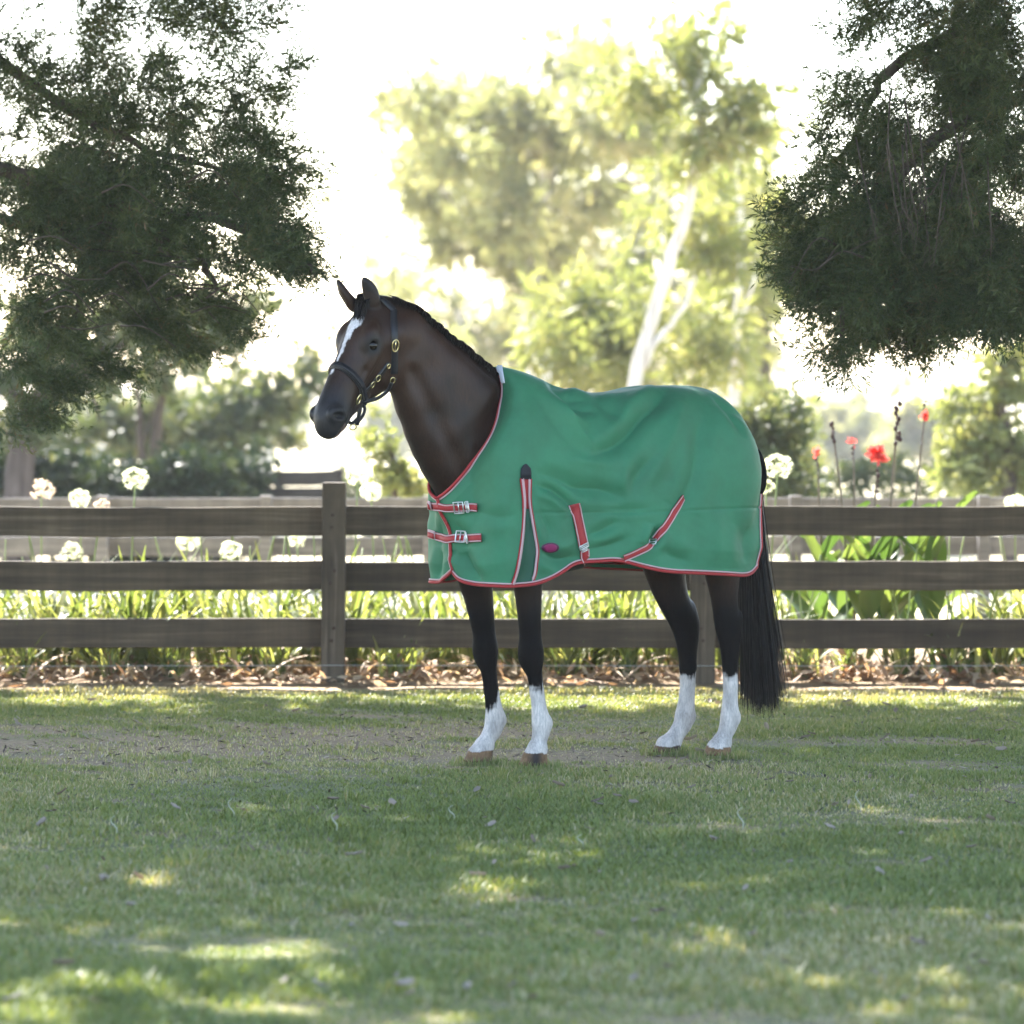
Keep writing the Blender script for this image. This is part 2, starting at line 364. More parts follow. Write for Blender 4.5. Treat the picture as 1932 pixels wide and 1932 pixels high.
M_CONI = leafmat('conifer_leaf', [(0, (.030, .046, .018)), (.45, (.055, .080, .028)), (.8, (.085, .105, .038)), (1, (.13, .085, .045))], .26)
M_GUML = leafmat('gum_leaf', [(0, (.15, .165, .085)), (.5, (.24, .245, .13)), (1, (.34, .29, .17))], .55, tcol=(1.15, 1.15, .72))
M_LIME = leafmat('sunlit_leaf', [(0, (.12, .145, .060)), (.5, (.20, .215, .095)), (1, (.30, .27, .14))], .5, tcol=(1.2, 1.2, .6))
M_OLIVE = leafmat('olive_leaf', [(0, (.045, .065, .03)), (.5, (.08, .10, .045)), (1, (.13, .13, .06))], .35)
M_HEDGE = leafmat('hedge_leaf', [(0, (.014, .026, .013)), (.7, (.034, .052, .020)), (1, (.13, .15, .05))], .2)
M_TWIG = plain('reddish_twig', (.13, .075, .05), .8)
r_t = np.random.default_rng(42)
CONI = [spray(r_t, 46, 1.0, .17, .036, .9, 7) for _ in range(5)]
GUMT = [spray(r_t, 16, 1.0, .55, .13, .6, 4) for _ in range(4)]
BUSH = [spray(r_t, 18, 1.0, .42, .20, .5, 5) for _ in range(4)]
CANO = [spray(r_t, 22, 1.0, .42, .20, .8, 5) for _ in range(4)]
def tree(name, label, cat, base, trunk, crown_parts, bark, leafm, group=None):
    t = empty(name, tuple(base)); tag(t, label, cat, group)
    off = np.asarray(base, float)
    if trunk:
        V, F = cat_mesh(trunk); link('trunk', np_mesh('trunk', V - off, F), bark, t)
    V, F, T = crown_parts; link('crown', np_mesh('crown', V - off, F, False, T), leafm, t)
    return t
def merge3(*a):
    Vs, Fs, Ts, n = [], [], [], 0
    for V, F, T in a: Vs.append(V); Fs.append(F + n); Ts.append(T); n += len(V)
    return np.concatenate(Vs), np.concatenate(Fs), np.concatenate(Ts)
def canopy_box(x0, x1, y0, y1, z0, z1, n, size, r, edge=.6):
    """upper crown: big sprays filling the roof of the tree"""
    P = np.stack([r.uniform(x0, x1, n), r.uniform(y0, y1, n), r.uniform(z0, z1, n)], -1)
    # unseen roof shaped for its shadow: cut along the sun's slant, thinner over the lawn
    lim = y1 - (z1 - P[:, 2]) * .94 + .25 * np.sin(P[:, 0] * 1.9)
    P = P[(P[:, 1] < lim) & (r.uniform(0, 1, n) < np.interp(P[:, 1] - P[:, 2] * .94, [-9, -5, -2.5, 0, 2], [.40, .52, .62, .95, 1]))]; n = len(P)
    return P, rotmats(n, (0, 0, -.15), .9, r), size * r.uniform(.7, 1.2, n)

# --- left cypress: trunk stands outside the picture on the left, boughs reach in
r1 = np.random.default_rng(101)
LB = [(40, 390, 2.6, 124, 74, 255), (200, 370, 2.4, 142, 64, 222), (350, 360, 2.2, 114, 55, 113), (426, 345, 2.0, 86, 41, 31), (150, 470, 2.4, 142, 55, 232), (300, 440, 2.0, 104, 41, 86), (396, 445, 1.8, 76, 24, 17), (471, 470, 1.6, 57, 22, 13), (526, 505, 1.5, 32, 10, 3), (486, 500, 1.5, 38, 13, 5), (416, 500, 1.8, 48, 15, 5), (60, 560, 2.2, 104, 74, 148), (180, 560, 2.6, 86, 55, 43), (250, 530, 2.4, 66, 46, 27), (40, 660, 2.2, 76, 64, 28), (120, 640, 2.6, 57, 41, 22), (20, 760, 2.2, 43, 55, 11), (290, 600, 2.6, 66, 28, 16), (230, 650, 2.9, 57, 20, 6), (366, 565, 2.3, 57, 20, 4), (396, 600, 2.8, 38, 20, 3), (340, 560, 2.6, 38, 37, 7), (80, 250, 2.8, 200, 120, 346), (300, 240, 2.5, 170, 100, 252), (470, 270, 2.2, 90, 60, 60), (80, 90, 3.0, 240, 120, 231), (330, 90, 2.8, 170, 110, 140), (490, 150, 2.4, 80, 70, 46), (180, -30, 3.0, 300, 80, 153), (430, -10, 2.8, 130, 60, 51)]
P, C = blob_points(LB, r1, 1.35, 16)
D0 = unit((P - C) + np.array((.55, -.1, -.10)) * .5)
BO = [(455, 340, 2.0, 100, 14, 110), (430, 385, 1.9, 100, 14, 100), (470, 420, 1.8, 85, 12, 90), (480, 455, 1.7, 80, 11, 80), (505, 485, 1.6, 62, 10, 60), (545, 506, 1.5, 36, 6, 24), (410, 492, 1.8, 50, 10, 30), (370, 575, 2.3, 80, 12, 60), (420, 612, 2.5, 50, 12, 30), (300, 640, 2.7, 90, 12, 55), (180, 690, 2.6, 80, 16, 60), (80, 720, 2.4, 70, 20, 70), (40, 770, 2.3, 50, 20, 50), (230, 600, 2.5, 80, 14, 60)]
P2, C2 = blob_points(BO, r1); P2[:, 2] -= (P2[:, 0] - C2[:, 0]) * .22
c1 = merge3(scatter(CONI, P, rotmats(len(P), D0, .45, r1), r1.uniform(.13, .26, len(P)), r1), scatter(CONI, P2, rotmats(len(P2), (1, -.1, -.2), .35, r1), r1.uniform(.12, .22, len(P2)), r1))
Pc, Rc, Sc = canopy_box(-9.5, 1.2, -4.5, 10.1, 5.1, 7.8, 4500, .80, r1)
c2 = scatter(CANO, Pc, Rc, Sc, r1)
ltb = (-5.6, 4.2, 0.0)
tk = [limb([ltb, (-5.5, 4.1, 2), (-5.3, 3.9, 4.5), (-5.2, 3.8, 8)], .38, .16, 16, 12)]
for pts in ([(-5.4, 4.0, 2.6), (-3.6, 3.2, 2.9), tuple(PX(120, 360, 2.5)), tuple(PX(420, 420, 1.9)), tuple(PX(575, 508, 1.5)), tuple(PX(604, 512, 1.5))], [(-5.4, 4.0, 2.2), (-3.4, 3.0, 2.45), tuple(PX(60, 420, 2.4)), tuple(PX(160, 520, 2.4)), tuple(PX(90, 660, 2.3))],
            [(-5.3, 3.9, 3.4), (-3.2, 3.2, 3.5), tuple(PX(200, 250, 2.6)), tuple(PX(480, 340, 2.0))], [tuple(PX(300, 450, 2.0)), tuple(PX(345, 480, 2.0)), tuple(PX(385, 500, 2.0)), tuple(PX(405, 545, 2.0))],
            [(-5.3, 3.9, 4.6), (-4, 2.5, 5.3), (-2.2, 2.0, 5.8), (-.4, 1.2, 6.1)], [(-5.3, 3.9, 4.8), (-5.2, 1.5, 5.6), (-4.8, -1.5, 6)], [(-5.3, 3.9, 5), (-4.2, 6, 5.8), (-3, 8, 6.2)], [(-5.3, 3.9, 5.2), (-7, 4.5, 5.8), (-8.6, 5, 6)]):
    tk.append(limb(pts, .05 if pts[0][2] < 4 else .10, .007 if pts[0][2] < 4 else .03, 18, 7, .012, r1))
for k in range(34):
    a_ = PX(r1.uniform(0, 440), r1.uniform(340, 620), r1.uniform(1.6, 2.5)); tk.append(limb([a_, a_ + np.array((.12, -.03, .01 + r1.normal() * .04)), a_ + np.array((.26, -.04, -.06 + r1.normal() * .05))], .006, .002, 8, 5))
tree('cypress_tree', 'dark cypress with low ragged boughs reaching in above the paddock left of the horse', 'tree', ltb, tk, merge3(c1, c2), M_BARK, M_CONI)
# --- right cypress
r2 = np.random.default_rng(202)
RB = [(1600, 400, 1.4, 110, 80, 331), (1740, 420, 1.2, 130, 100, 463), (1880, 420, 1.0, 110, 120, 432), (1570, 478, 1.4, 80, 60, 161), (1680, 518, 1.3, 120, 70, 266), (1820, 538, 1.1, 110, 70, 240), (1900, 538, 1.0, 60, 80, 144), (1542, 523, 1.4, 40, 34, 29), (1552, 458, 1.5, 30, 30, 15), (1690, 564, 1.6, 85, 32, 105), (1720, 609, 1.7, 60, 19, 42), (1640, 584, 1.8, 40, 19, 22), (1586, 634, 1.2, 36, 19, 25), (1560, 664, 1.1, 20, 11, 5), (1545, 554, 1.2, 26, 8, 7), (1610, 624, 1.3, 36, 11, 11), (1790, 584, 1.5, 50, 19, 35), (1895, 569, 0.9, 40, 27, 49), (1560, 599, 1.2, 14, 18, 2), (1680, 260, 1.5, 150, 100, 331), (1870, 240, 1.2, 140, 130, 374), (1740, 90, 1.6, 180, 120, 331), (1920, 70, 1.4, 130, 140, 273), (1790, -40, 1.6, 240, 80, 237)]
P, C = blob_points(RB, r2, 1.3, 22)
D0 = unit((P - C) * .8 + np.array((-.25, -.1, -.55)) * .5)
c1 = scatter(CONI, P, rotmats(len(P), D0, .45, r2), r2.uniform(.12, .25, len(P)), r2)
Pc, Rc, Sc = canopy_box(1.0, 10.5, -4.5, 10.1, 5.1, 7.8, 4200, .80, r2)
c2 = scatter(CANO, Pc, Rc, Sc, r2)
rtb = (5.4, 2.6, 0.0)
tk = [limb([rtb, (5.35, 2.5, 2), (5.2, 2.3, 4.5), (5.1, 2.2, 8)], .42, .18, 16, 12)]
for pts in ([(5.25, 2.4, 3.0), (4.0, 1.9, 3.5), tuple(PX(1880, 200, 1.3)), tuple(PX(1700, 330, 1.3)), tuple(PX(1600, 520, 1.3)), tuple(PX(1586, 690, 1.2))], [(5.25, 2.4, 2.7), (3.6, 1.6, 3.2), tuple(PX(1860, 300, 1.2)), tuple(PX(1800, 480, 1.3)), tuple(PX(1720, 660, 1.6))],
            [(5.2, 2.3, 3.6), (3.4, 2, 3.9), tuple(PX(1740, 90, 1.6)), tuple(PX(1640, 200, 1.6)), tuple(PX(1600, 300, 1.6))], [(5.2, 2.3, 4.6), (3.6, 1.5, 5.4), (1.8, 1, 6)], [(5.2, 2.3, 4.8), (5, 0, 5.6), (4.6, -2.5, 6)], [(5.2, 2.3, 5), (4.4, 5, 5.8), (3.4, 7.8, 6.2)], [(5.2, 2.3, 5.2), (7, 3, 5.8), (9, 3.5, 6)]):
    tk.append(limb(pts, .05 if pts[0][2] < 4 else .10, .007 if pts[0][2] < 4 else .03, 20, 7, .012, r2))
for k in range(18):   # bare hanging twigs that fork off the boughs inside the crown
    x0 = r2.uniform(1610, 1900); y0 = r2.uniform(230, 400); L = r2.uniform(70, 190); dx = r2.normal() * 30; dp = r2.uniform(.3, 1.1); q = [PX(x0 + dx * 1.6, y0 - 60, dp + .3), PX(x0 + dx * .7, y0 + L * .3, dp), PX(x0 + dx * .2 + r2.normal() * 5, y0 + L * .7, dp), PX(x0 - dx * .1, y0 + L, dp)]
    tk.append(limb(q, .0045, .0012, 9, 5))
    for f in range(2): a_ = q[1] + (q[2] - q[1]) * r2.uniform(0, .9); tk.append(limb([a_, a_ + np.array((r2.normal() * .03, 0, -.06)), a_ + np.array((r2.normal() * .06, 0, -.14))], .002, .0008, 6, 5))
for k in range(16):   # side shoots along the boughs
    a_ = PX(r2.uniform(1560, 1900), r2.uniform(330, 560), r2.uniform(.9, 1.5)); tk.append(limb([a_, a_ + np.array((-.10, -.03, -.02 + r2.normal() * .05)), a_ + np.array((-.22, -.05, -.10 + r2.normal() * .06))], .006, .002, 8, 5))
tree('cypress_tree', 'dark cypress with dense drooping bough hanging above the canna lilies', 'tree', rtb, tk, merge3(c1, c2), M_BARK, M_CONI)
# ------------------------------------------------------------------ the horse: one continuous body grown from soft-blended muscles
def _q(e, axes, radii):
    k0 = 0; k1 = 0
    for a, r in zip(axes, radii):
        c = e @ np.asarray(a, np.float32); k0 = k0 + (c / r) ** 2; k1 = k1 + (c / r ** 2) ** 2
    k0 = np.sqrt(k0); k1 = np.sqrt(k1)
    return k0 * (k0 - 1) / np.maximum(k1, 1e-6)
class Ell:
    def __init__(s, c, r, axes=None, k=0.03):
        s.c = np.asarray(c, np.float32); s.r = r; s.k = k
        s.axes = np.eye(3, dtype=np.float32) if axes is None else np.asarray(axes, np.float32)
        m = max(r); s.lo = s.c - m; s.hi = s.c + m
    def __call__(s, P): return _q(P - s.c, s.axes, s.r)
class Tube:
    """sections (centre, half depth, half width) along a line; lateral = sideways direction; egg narrows the upper side"""
    def __init__(s, secs, lat=(0, 1, 0), egg=0.0, k=0.03, kseg=0.003, fine=True):
        if len(secs) > 3 and fine:
            q = smoothpath([list(x[0]) + [x[1], x[2]] for x in secs], len(secs) * 4 - 3); secs = [(r[:3], max(r[3], .003), max(r[4], .003)) for r in q]
        s.c = [np.asarray(x[0], np.float32) for x in secs]; s.rn = [x[1] for x in secs]; s.rl = [x[2] for x in secs]
        s.lat = np.asarray(lat, np.float32); s.egg = egg; s.k = k; s.kseg = kseg
        C = np.array(s.c); m = max(max(s.rn), max(s.rl)); s.lo = C.min(0) - m; s.hi = C.max(0) + m
    def __call__(s, P):
        D = None
        for i in range(len(s.c) - 1):
            a = s.c[i + 1] - s.c[i]; L = np.linalg.norm(a); a = a / L
            lat = s.lat - a * (s.lat @ a); lat /= np.linalg.norm(lat); nn = np.cross(a, lat)
            e = P - s.c[i]; t = np.clip(e @ a / L, 0, 1); e = e - (t * L)[..., None] * a
            rn = s.rn[i] + (s.rn[i + 1] - s.rn[i]) * t; rl = s.rl[i] + (s.rl[i + 1] - s.rl[i]) * t
            n = e @ nn; l = e @ lat; ax = e @ a; ra = np.minimum(rn, rl)
            if s.egg: rl = rl * np.clip(1 - s.egg * n / rn, 0.3, 1.5)
            k0 = np.sqrt((n / rn) ** 2 + (l / rl) ** 2 + (ax / ra) ** 2)
            k1 = np.sqrt((n / rn ** 2) ** 2 + (l / rl ** 2) ** 2 + (ax / ra ** 2) ** 2)
            d = k0 * (k0 - 1) / np.maximum(k1, 1e-6)
            D = d if D is None else smin(D, d, s.kseg)
        return D
def smin(a, b, k):
    h = np.clip(0.5 + 0.5 * (b - a) / k, 0, 1); return b * (1 - h) + a * h - k * h * (1 - h)
def smax(a, b, k): return -smin(-a, -b, k)

ADD, CUT = [], []
# trunk along the forward axis: (t, mid height, half height, half width)
ADD.append(Tube([((0.60, 0, 1.06), 0.17, 0.15), ((0.46, 0, 1.11), 0.33, 0.20), ((0.25, 0, 1.14), 0.355, 0.235), ((0.0, 0, 1.165), 0.325, 0.27),
                 ((-0.25, 0, 1.195), 0.31, 0.265), ((-0.43, 0, 1.22), 0.315, 0.25), ((-0.56, 0, 1.18), 0.25, 0.19)], k=0.05))
for sd in (1, -1):
    ADD.append(Tube([((0.33, sd * .12, 1.38), 0.10, 0.07), ((0.52, sd * .14, 1.05), 0.11, 0.075), ((0.42, sd * .15, 0.86), 0.11, 0.07)], k=0.06))
    ADD.append(Ell((-0.47, sd * .15, 1.18), (0.20, 0.12, 0.27), k=0.06))
    ADD.append(Ell((0.62, sd * .09, 1.02), (0.10, 0.09, 0.13), k=0.05))
# neck
NECK = [((0.56, 0, 1.28), 0.27, 0.125), ((0.705, 0, 1.45), 0.255, 0.11), ((0.83, 0.0, 1.59), 0.205, 0.09), ((0.93, 0.005, 1.70), 0.163, 0.08), ((1.015, 0.015, 1.795), 0.13, 0.072)]
ADD.append(Tube(NECK, egg=0.28, k=0.06, kseg=0.02, fine=False))
ADD.append(Ell((0.80, 0.045, 1.52), (0.17, 0.05, 0.07), axes=[unit((0.7, 0, 0.75)), (0, 1, 0), unit((-0.75, 0, 0.7))], k=0.05))
for sd in (1, -1):   # jugular groove, windpipe edge and shoulder edge shape the neck
    CUT.append((Tube([((.985, sd * .097, 1.625), .012, .018), ((.90, sd * .120, 1.46), .013, .019), ((.79, sd * .136, 1.27), .013, .019), ((.72, sd * .12, 1.16), .012, .016)], k=.04, kseg=.02, fine=False), .05))
    CUT.append((Tube([((.60, sd * .150, 1.50), .012, .018), ((.66, sd * .160, 1.35), .014, .020), ((.70, sd * .155, 1.22), .012, .018)], k=.04), .05))
    ADD.append(Tube([((.95, sd * .045, 1.78), .05, .035), ((.80, sd * .060, 1.66), .06, .040), ((.64, sd * .075, 1.52), .08, .045)], k=.05))
ADD.append(Tube([((.935, .004, 1.535), .062, .058), ((.875, 0, 1.39), .070, .066), ((.80, 0, 1.25), .070, .070), ((.70, 0, 1.12), .08, .08)], k=.05, fine=False, kseg=.02))      # throat and windpipe line
# legs, traced joint by joint: (px, py, half fore-aft, half sideways)
def leg(side_l, rows):
    return [(PL(px, py, l), rn, rl) for px, py, l, rn, rl in [(r[0], r[1], side_l if len(r) < 5 else r[4], r[2], r[3]) for r in rows]]
NF = leg(0.14, [(985, 985, .10, .075, .15), (994, 1060, .078, .062), (996, 1105, .062, .053), (999, 1165, .050, .045), (1001, 1205, .046, .043), (1003, 1232, .048, .045), (1005, 1252, .042, .040),
                (1008, 1272, .031, .030), (1012, 1305, .0275, .025), (1016, 1335, .030, .026), (1021, 1362, .041, .035), (1021, 1380, .038, .033), (1017, 1398, .033, .031), (1014, 1414, .039, .039)])
FF = leg(-0.14, [(885, 1000, .11, .08, -.15), (896, 1090, .078, .06), (901, 1115, .067, .054), (909, 1165, .054, .047), (914, 1200, .047, .043), (917, 1224, .048, .044), (919, 1245, .042, .040),
                 (922, 1266, .033, .031), (926, 1300, .030, .026), (930, 1328, .033, .028), (934, 1356, .044, .036), (930, 1376, .040, .034), (920, 1394, .034, .032), (913, 1410, .041, .040)])
NH = leg(0.13, [(1345, 985, .15, .09, .16), (1360, 1060, .095, .07), (1365, 1105, .070, .055), (1368, 1145, .058, .047), (1373, 1175, .062, .045), (1376, 1198, .055, .043), (1377, 1225, .042, .036),
                (1377, 1258, .034, .030), (1378, 1292, .031, .027), (1377, 1324, .034, .028), (1377, 1352, .043, .035), (1374, 1370, .040, .033), (1367, 1387, .034, .031), (1362, 1402, .040, .039)])
FH = leg(-0.13, [(1235, 985, .16, .09, -.16), (1252, 1060, .105, .075), (1259, 1095, .088, .062), (1270, 1130, .074, .053), (1284, 1158, .069, .048), (1293, 1178, .069, .046), (1296, 1200, .057, .043),
                 (1297, 1225, .046, .037), (1298, 1258, .038, .031), (1297, 1292, .035, .028), (1295, 1322, .037, .029), (1292, 1349, .045, .036), (1288, 1366, .042, .034), (1277, 1384, .037, .032), (1268, 1400, .041, .040)])
LEGS = {'nf': NF, 'ff': FF, 'nh': NH, 'fh': FH}
for nm, S in LEGS.items():
    ADD.append(Tube(S[:9], k=0.05)); ADD.append(Tube(S[8:], k=0.012))
# hooves: a cone opening towards the ground
HOOF = {}
for nm, (S, lean) in {'nf': (NF, 0.025), 'ff': (FF, 0.035), 'nh': (NH, 0.03), 'fh': (FH, 0.035)}.items():
    c = S[-1][0]; HOOF[nm] = c
    ADD.append(Tube([((c[0], c[1], c[2] + .004), .043, .042), ((c[0] + lean * .6, c[1], 0.024), .055, .052), ((c[0] + lean, c[1], -0.012), .062, .057)], k=0.006, kseg=0.004))
    CUT.append(('plane', 0.004))
# flexor tendons stand clear behind the cannon bones
for S in (NF, FF, NH, FH):
    q = [S[-7][0], S[-6][0], S[-5][0], S[-4][0]]; ADD.append(Tube([(q[0] + np.array((-.022, 0, 0)), .013, .014), (q[1] + np.array((-.024, 0, 0)), .012, .012), (q[2] + np.array((-.026, 0, 0)), .012, .012), (q[3] + np.array((-.026, 0, 0)), .014, .014)], k=.008))
for S in (NF, FF):   # knee bones
    ADD.append(Ell(S[5][0] + np.array((.010, 0, -.004)), (.038, .041, .060), k=.04))
# hock points and knees
for S, sgn in ((NH, 1), (FH, 1)):
    p = S[4][0]; ADD.append(Ell(p + np.array((-.050, 0, .014)), (.026, .022, .042), k=0.02))
# tendons and ergots behind the fetlocks
for S in (NF, FF, NH, FH):
    p = S[-4][0]; ADD.append(Ell(p + np.array((-.030, 0, -.006)), (.020, .022, .026), k=0.02))

# head in its own frame: x along the nose from the poll, y to the horse's left, z out of the forehead
HB, HP = R(47), R(55)
POLL = PX(694, 566, -0.60)
hx = np.array((-math.cos(HB) * math.cos(HP), -math.sin(HB) * math.cos(HP), -math.sin(HP)))
hy = np.array((math.sin(HB), -math.cos(HB), 0.0)); hz = np.cross(hx, hy)
if hz[2] < 0: hz = -hz
HSC = np.array((1.0, 1.10, 1.20))          # a deep, broad head
def H2W(p):
    p = np.asarray(p, float) * HSC; return POLL + p[..., 0:1] * hx + p[..., 1:2] * hy + p[..., 2:3] * hz
def W2H(p):
    e = np.asarray(p, float) - POLL; return np.stack([e @ hx, e @ hy, e @ hz], -1) / HSC
def H2L(p): return W2L(H2W(np.asarray(p, float)))
def hdir(v): return W2L(H2W(np.asarray(v, float) / HSC)) - W2L(H2W(np.zeros(3)))
HAX = [hdir((1, 0, 0)), hdir((0, 1, 0)), hdir((0, 0, 1))]
def HEll(c, r, k=0.02, tilt=0.0):
    ax = HAX
    if tilt:
        c_, s_ = math.cos(tilt), math.sin(tilt); ax = [HAX[0] * c_ + HAX[2] * s_, HAX[1], -HAX[0] * s_ + HAX[2] * c_]
    return Ell(H2L(c), tuple(np.array(r) * HSC), axes=ax, k=k)
ADD.append(Tube([(H2L((x, 0, cz)), hh * HSC[2], hw * HSC[1]) for x, cz, hh, hw in [(0.0, -.075, .075, .06), (.08, -.092, .098, .075), (.17, -.10, .108, .078), (.26, -.092, .092, .068),
    (.35, -.078, .072, .056), (.44, -.076, .062, .054), (.51, -.082, .060, .060), (.548, -.092, .048, .050)]], lat=HAX[1], k=0.05))
ADD.append(HEll((.11, 0, -.035), (.12, .068, .040)))
ADD.append(Tube([(H2L((.18, 0, -.030)), .030, .040), (H2L((.33, 0, -.036)), .028, .031), (H2L((.49, 0, -.052)), .026, .032)], lat=HAX[1], k=0.03))
for sd in (1, -1):
    ADD.append(HEll((.150, sd * .046, -.165), (.125, .036, .120), k=.03, tilt=-.20))        # cheek
    ADD.append(HEll((.160, sd * .066, -.028), (.060, .026, .026), k=.035, tilt=-.15))        # brow bone
    ADD.append(HEll((.205, sd * .066, -.068), (.065, .022, .022), k=.035, tilt=-.1))         # below the eye
    ADD.append(Tube([(H2L((.20, sd * .080, -.078)), .013, .010), (H2L((.27, sd * .070, -.088)), .012, .010), (H2L((.345, sd * .056, -.096)), .010, .008)], k=.014))   # face crest
    ADD.append(HEll((.515, sd * .047, -.064), (.037, .021, .038), k=.014, tilt=-.5))         # nostril rim
    CUT.append((HEll((.520, sd * .072, -.066), (.015, .022, .030), tilt=-.55), .008))       # nostril
    CUT.append((HEll((.190, sd * .099, -.047), (.026, .016, .0165)), .008))                  # eye opening
    CUT.append((Tube([(H2L((.578, sd * .015, -.116)), .008, .008), (H2L((.545, sd * .046, -.114)), .008, .008), (H2L((.490, sd * .060, -.106)), .006, .006)], k=.005), .006))  # lips' line
ADD.append(HEll((.505, 0, -.128), (.036, .032, .024), k=.02))                                 # chin
ADD.append(Tube([(H2L((.19, 0, -.222)), .042, .044), (H2L((.33, 0, -.170)), .034, .036), (H2L((.46, 0, -.132)), .024, .030)], lat=HAX[1], k=.03))  # jaw
ADD.append(Tube([(H2L((.0, 0, -.09)), .085, .058), (np.array(NECK[-1][0]), .12, .066)], k=.05))
# ears from base to tip
EARS = []
for (bpx, bpy_, tpx, tpy, sd) in ((704, 572, 686, 524, 1), (668, 578, 637, 529, -1)):
    hb = np.array((-.005, sd * .048, -.012)); b = W2L(H2W(hb)); dep = H2W(hb)[1]
    b = W2L(PX(bpx, bpy_, dep)); tip = W2L(PX(tpx, tpy, dep - .03)); mid = b * .48 + tip * .52 + W2L(PX(bpx + 6 * sd, bpy_, dep)) * 0.0
    out = W2L(PX(bpx + 10, bpy_, dep)) - b
    mid = mid + out * (0.30 if sd > 0 else -0.30)
    lat = hdir((0.55, sd * .55, .3)); EARS.append((b, mid, tip))
    ADD.append(Tube([(b, .026, .024), (b * .7 + mid * .3, .030, .023), (mid, .029, .019), (mid * .45 + tip * .55, .020, .013), (tip, .006, .005)], lat=lat, k=.016, kseg=.006))
    fr = W2L(H2W(np.array((0.03, sd * .012, .03)))) - W2L(H2W(np.zeros(3)))
    CUT.append((Tube([(b * .75 + mid * .25 + fr * .75, .012, .009), (mid + fr * .62, .015, .009), (mid * .4 + tip * .6 + fr * .42, .008, .006)], lat=lat, k=.01), .006))

GH = 0.0062
def grow():
    lo = np.array((-0.80, -0.36, -0.03)); hi = np.array((1.50, 0.42, 2.12))
    for a in ADD: lo = np.minimum(lo, a.lo - .03); hi = np.maximum(hi, a.hi + .03)
    lo[2] = -0.03
    n = np.ceil((hi - lo) / GH).astype(int) + 1
    D = np.full(n, 0.6, np.float32)
    ax = [lo[i] + GH * np.arange(n[i], dtype=np.float32) for i in range(3)]
    def sub(o, m):
        a = np.clip(np.floor((o.lo - m - lo) / GH).astype(int), 0, n); b = np.clip(np.ceil((o.hi + m - lo) / GH).astype(int) + 1, 0, n)
        sl = tuple(slice(x, y) for x, y in zip(a, b))
        g = np.stack(np.meshgrid(*[ax[i][sl[i]] for i in range(3)], indexing='ij'), -1).astype(np.float32)
        return sl, g
    for a in ADD:
        sl, g = sub(a, a.k + .02); D[sl] = smin(D[sl], a(g).astype(np.float32), a.k)
    for c in CUT:
        if c[0] == 'plane': continue
        sl, g = sub(c[0], c[1] + .02); D[sl] = smax(D[sl], -c[0](g).astype(np.float32), c[1])
    D = np.maximum(D, (0.003 - ax[2])[None, None, :])
    return D, lo
def nets(D, lo):
    ins = D < 0
    a = ins[:-1, :-1, :-1].astype(np.int8)
    cnt = np.zeros_like(a)
    for i in (0, 1):
        for j in (0, 1):
            for k in (0, 1):
                cnt += ins[i:ins.shape[0] - 1 + i, j:ins.shape[1] - 1 + j, k:ins.shape[2] - 1 + k]
    idx = np.argwhere((cnt > 0) & (cnt < 8))
    cid = np.full(cnt.shape, -1, np.int32); cid[tuple(idx.T)] = np.arange(len(idx))
    cor = [(i, j, k) for i in (0, 1) for j in (0, 1) for k in (0, 1)]
    val = {c: D[idx[:, 0] + c[0], idx[:, 1] + c[1], idx[:, 2] + c[2]] for c in cor}
    P = np.zeros((len(idx), 3)); N = np.zeros(len(idx))
    for c in cor:
        for x in range(3):
            if c[x]: continue
            d = list(c); d[x] = 1; d = tuple(d)
            va, vb = val[c], val[d]; s = (va < 0) != (vb < 0)
            t = np.where(s, va / np.where(s, va - vb, 1), 0)
            p = np.tile(np.array(c, float), (len(idx), 1)); p[:, x] += t
            P += p * s[:, None]; N += s
    V = lo + GH * (idx + P / N[:, None])
    F = []
    for x in range(3):
        y, z = (x + 1) % 3, (x + 2) % 3
        sl0 = [slice(None)] * 3; sl1 = [slice(None)] * 3; sl0[x] = slice(0, -1); sl1[x] = slice(1, None)
        A, B = ins[tuple(sl0)], ins[tuple(sl1)]
        e = np.argwhere(A != B); e = e[(e[:, y] > 0) & (e[:, z] > 0) & (e[:, y] < cnt.shape[y]) & (e[:, z] < cnt.shape[z])]
        ay = np.zeros(3, int); ay[y] = 1; az = np.zeros(3, int); az[z] = 1
        q = np.stack([cid[tuple((e - ay - az).T)], cid[tuple((e - az).T)], cid[tuple(e.T)], cid[tuple((e - ay).T)]], 1)
        flip = ~A[tuple(e.T)]
        q[flip] = q[flip][:, ::-1]
        F.append(q)
    F = np.concatenate(F); F = F[(F >= 0).all(1)]
    return V, F
def vnormals(V, F):
    n = np.cross(V[F[:, 2]] - V[F[:, 0]], V[F[:, 3]] - V[F[:, 1]]); N = np.zeros_like(V)
    for j in range(4): np.add.at(N, F[:, j], n)
    return unit(N)
def relax(V, F, it, lam=0.5):
    e = np.concatenate([F[:, [0, 1]], F[:, [1, 2]], F[:, [2, 3]], F[:, [3, 0]]])
    deg = np.bincount(e.ravel(), minlength=len(V))[:, None]
    for i in range(it):
        S = np.stack([np.bincount(e[:, 0], V[e[:, 1], c], len(V)) + np.bincount(e[:, 1], V[e[:, 0], c], len(V)) for c in range(3)], 1)
        V = V + (lam if i % 2 == 0 else -lam * 1.04) * (S / deg - V)
    return V
def wob(P, f, seed=0):
    """cheap smooth noise in [-1,1]"""
    r = np.random.default_rng(seed); s = 0
    for i in range(6):
        k = r.normal(size=3) * f; s = s + np.sin(P @ k + r.uniform(0, 6.28))
    return s / 3.2
def body_sdf(P):
    D = np.full(P.shape[:-1], 0.6)
    for a in ADD: D = smin(D, a(P), a.k)
    return D

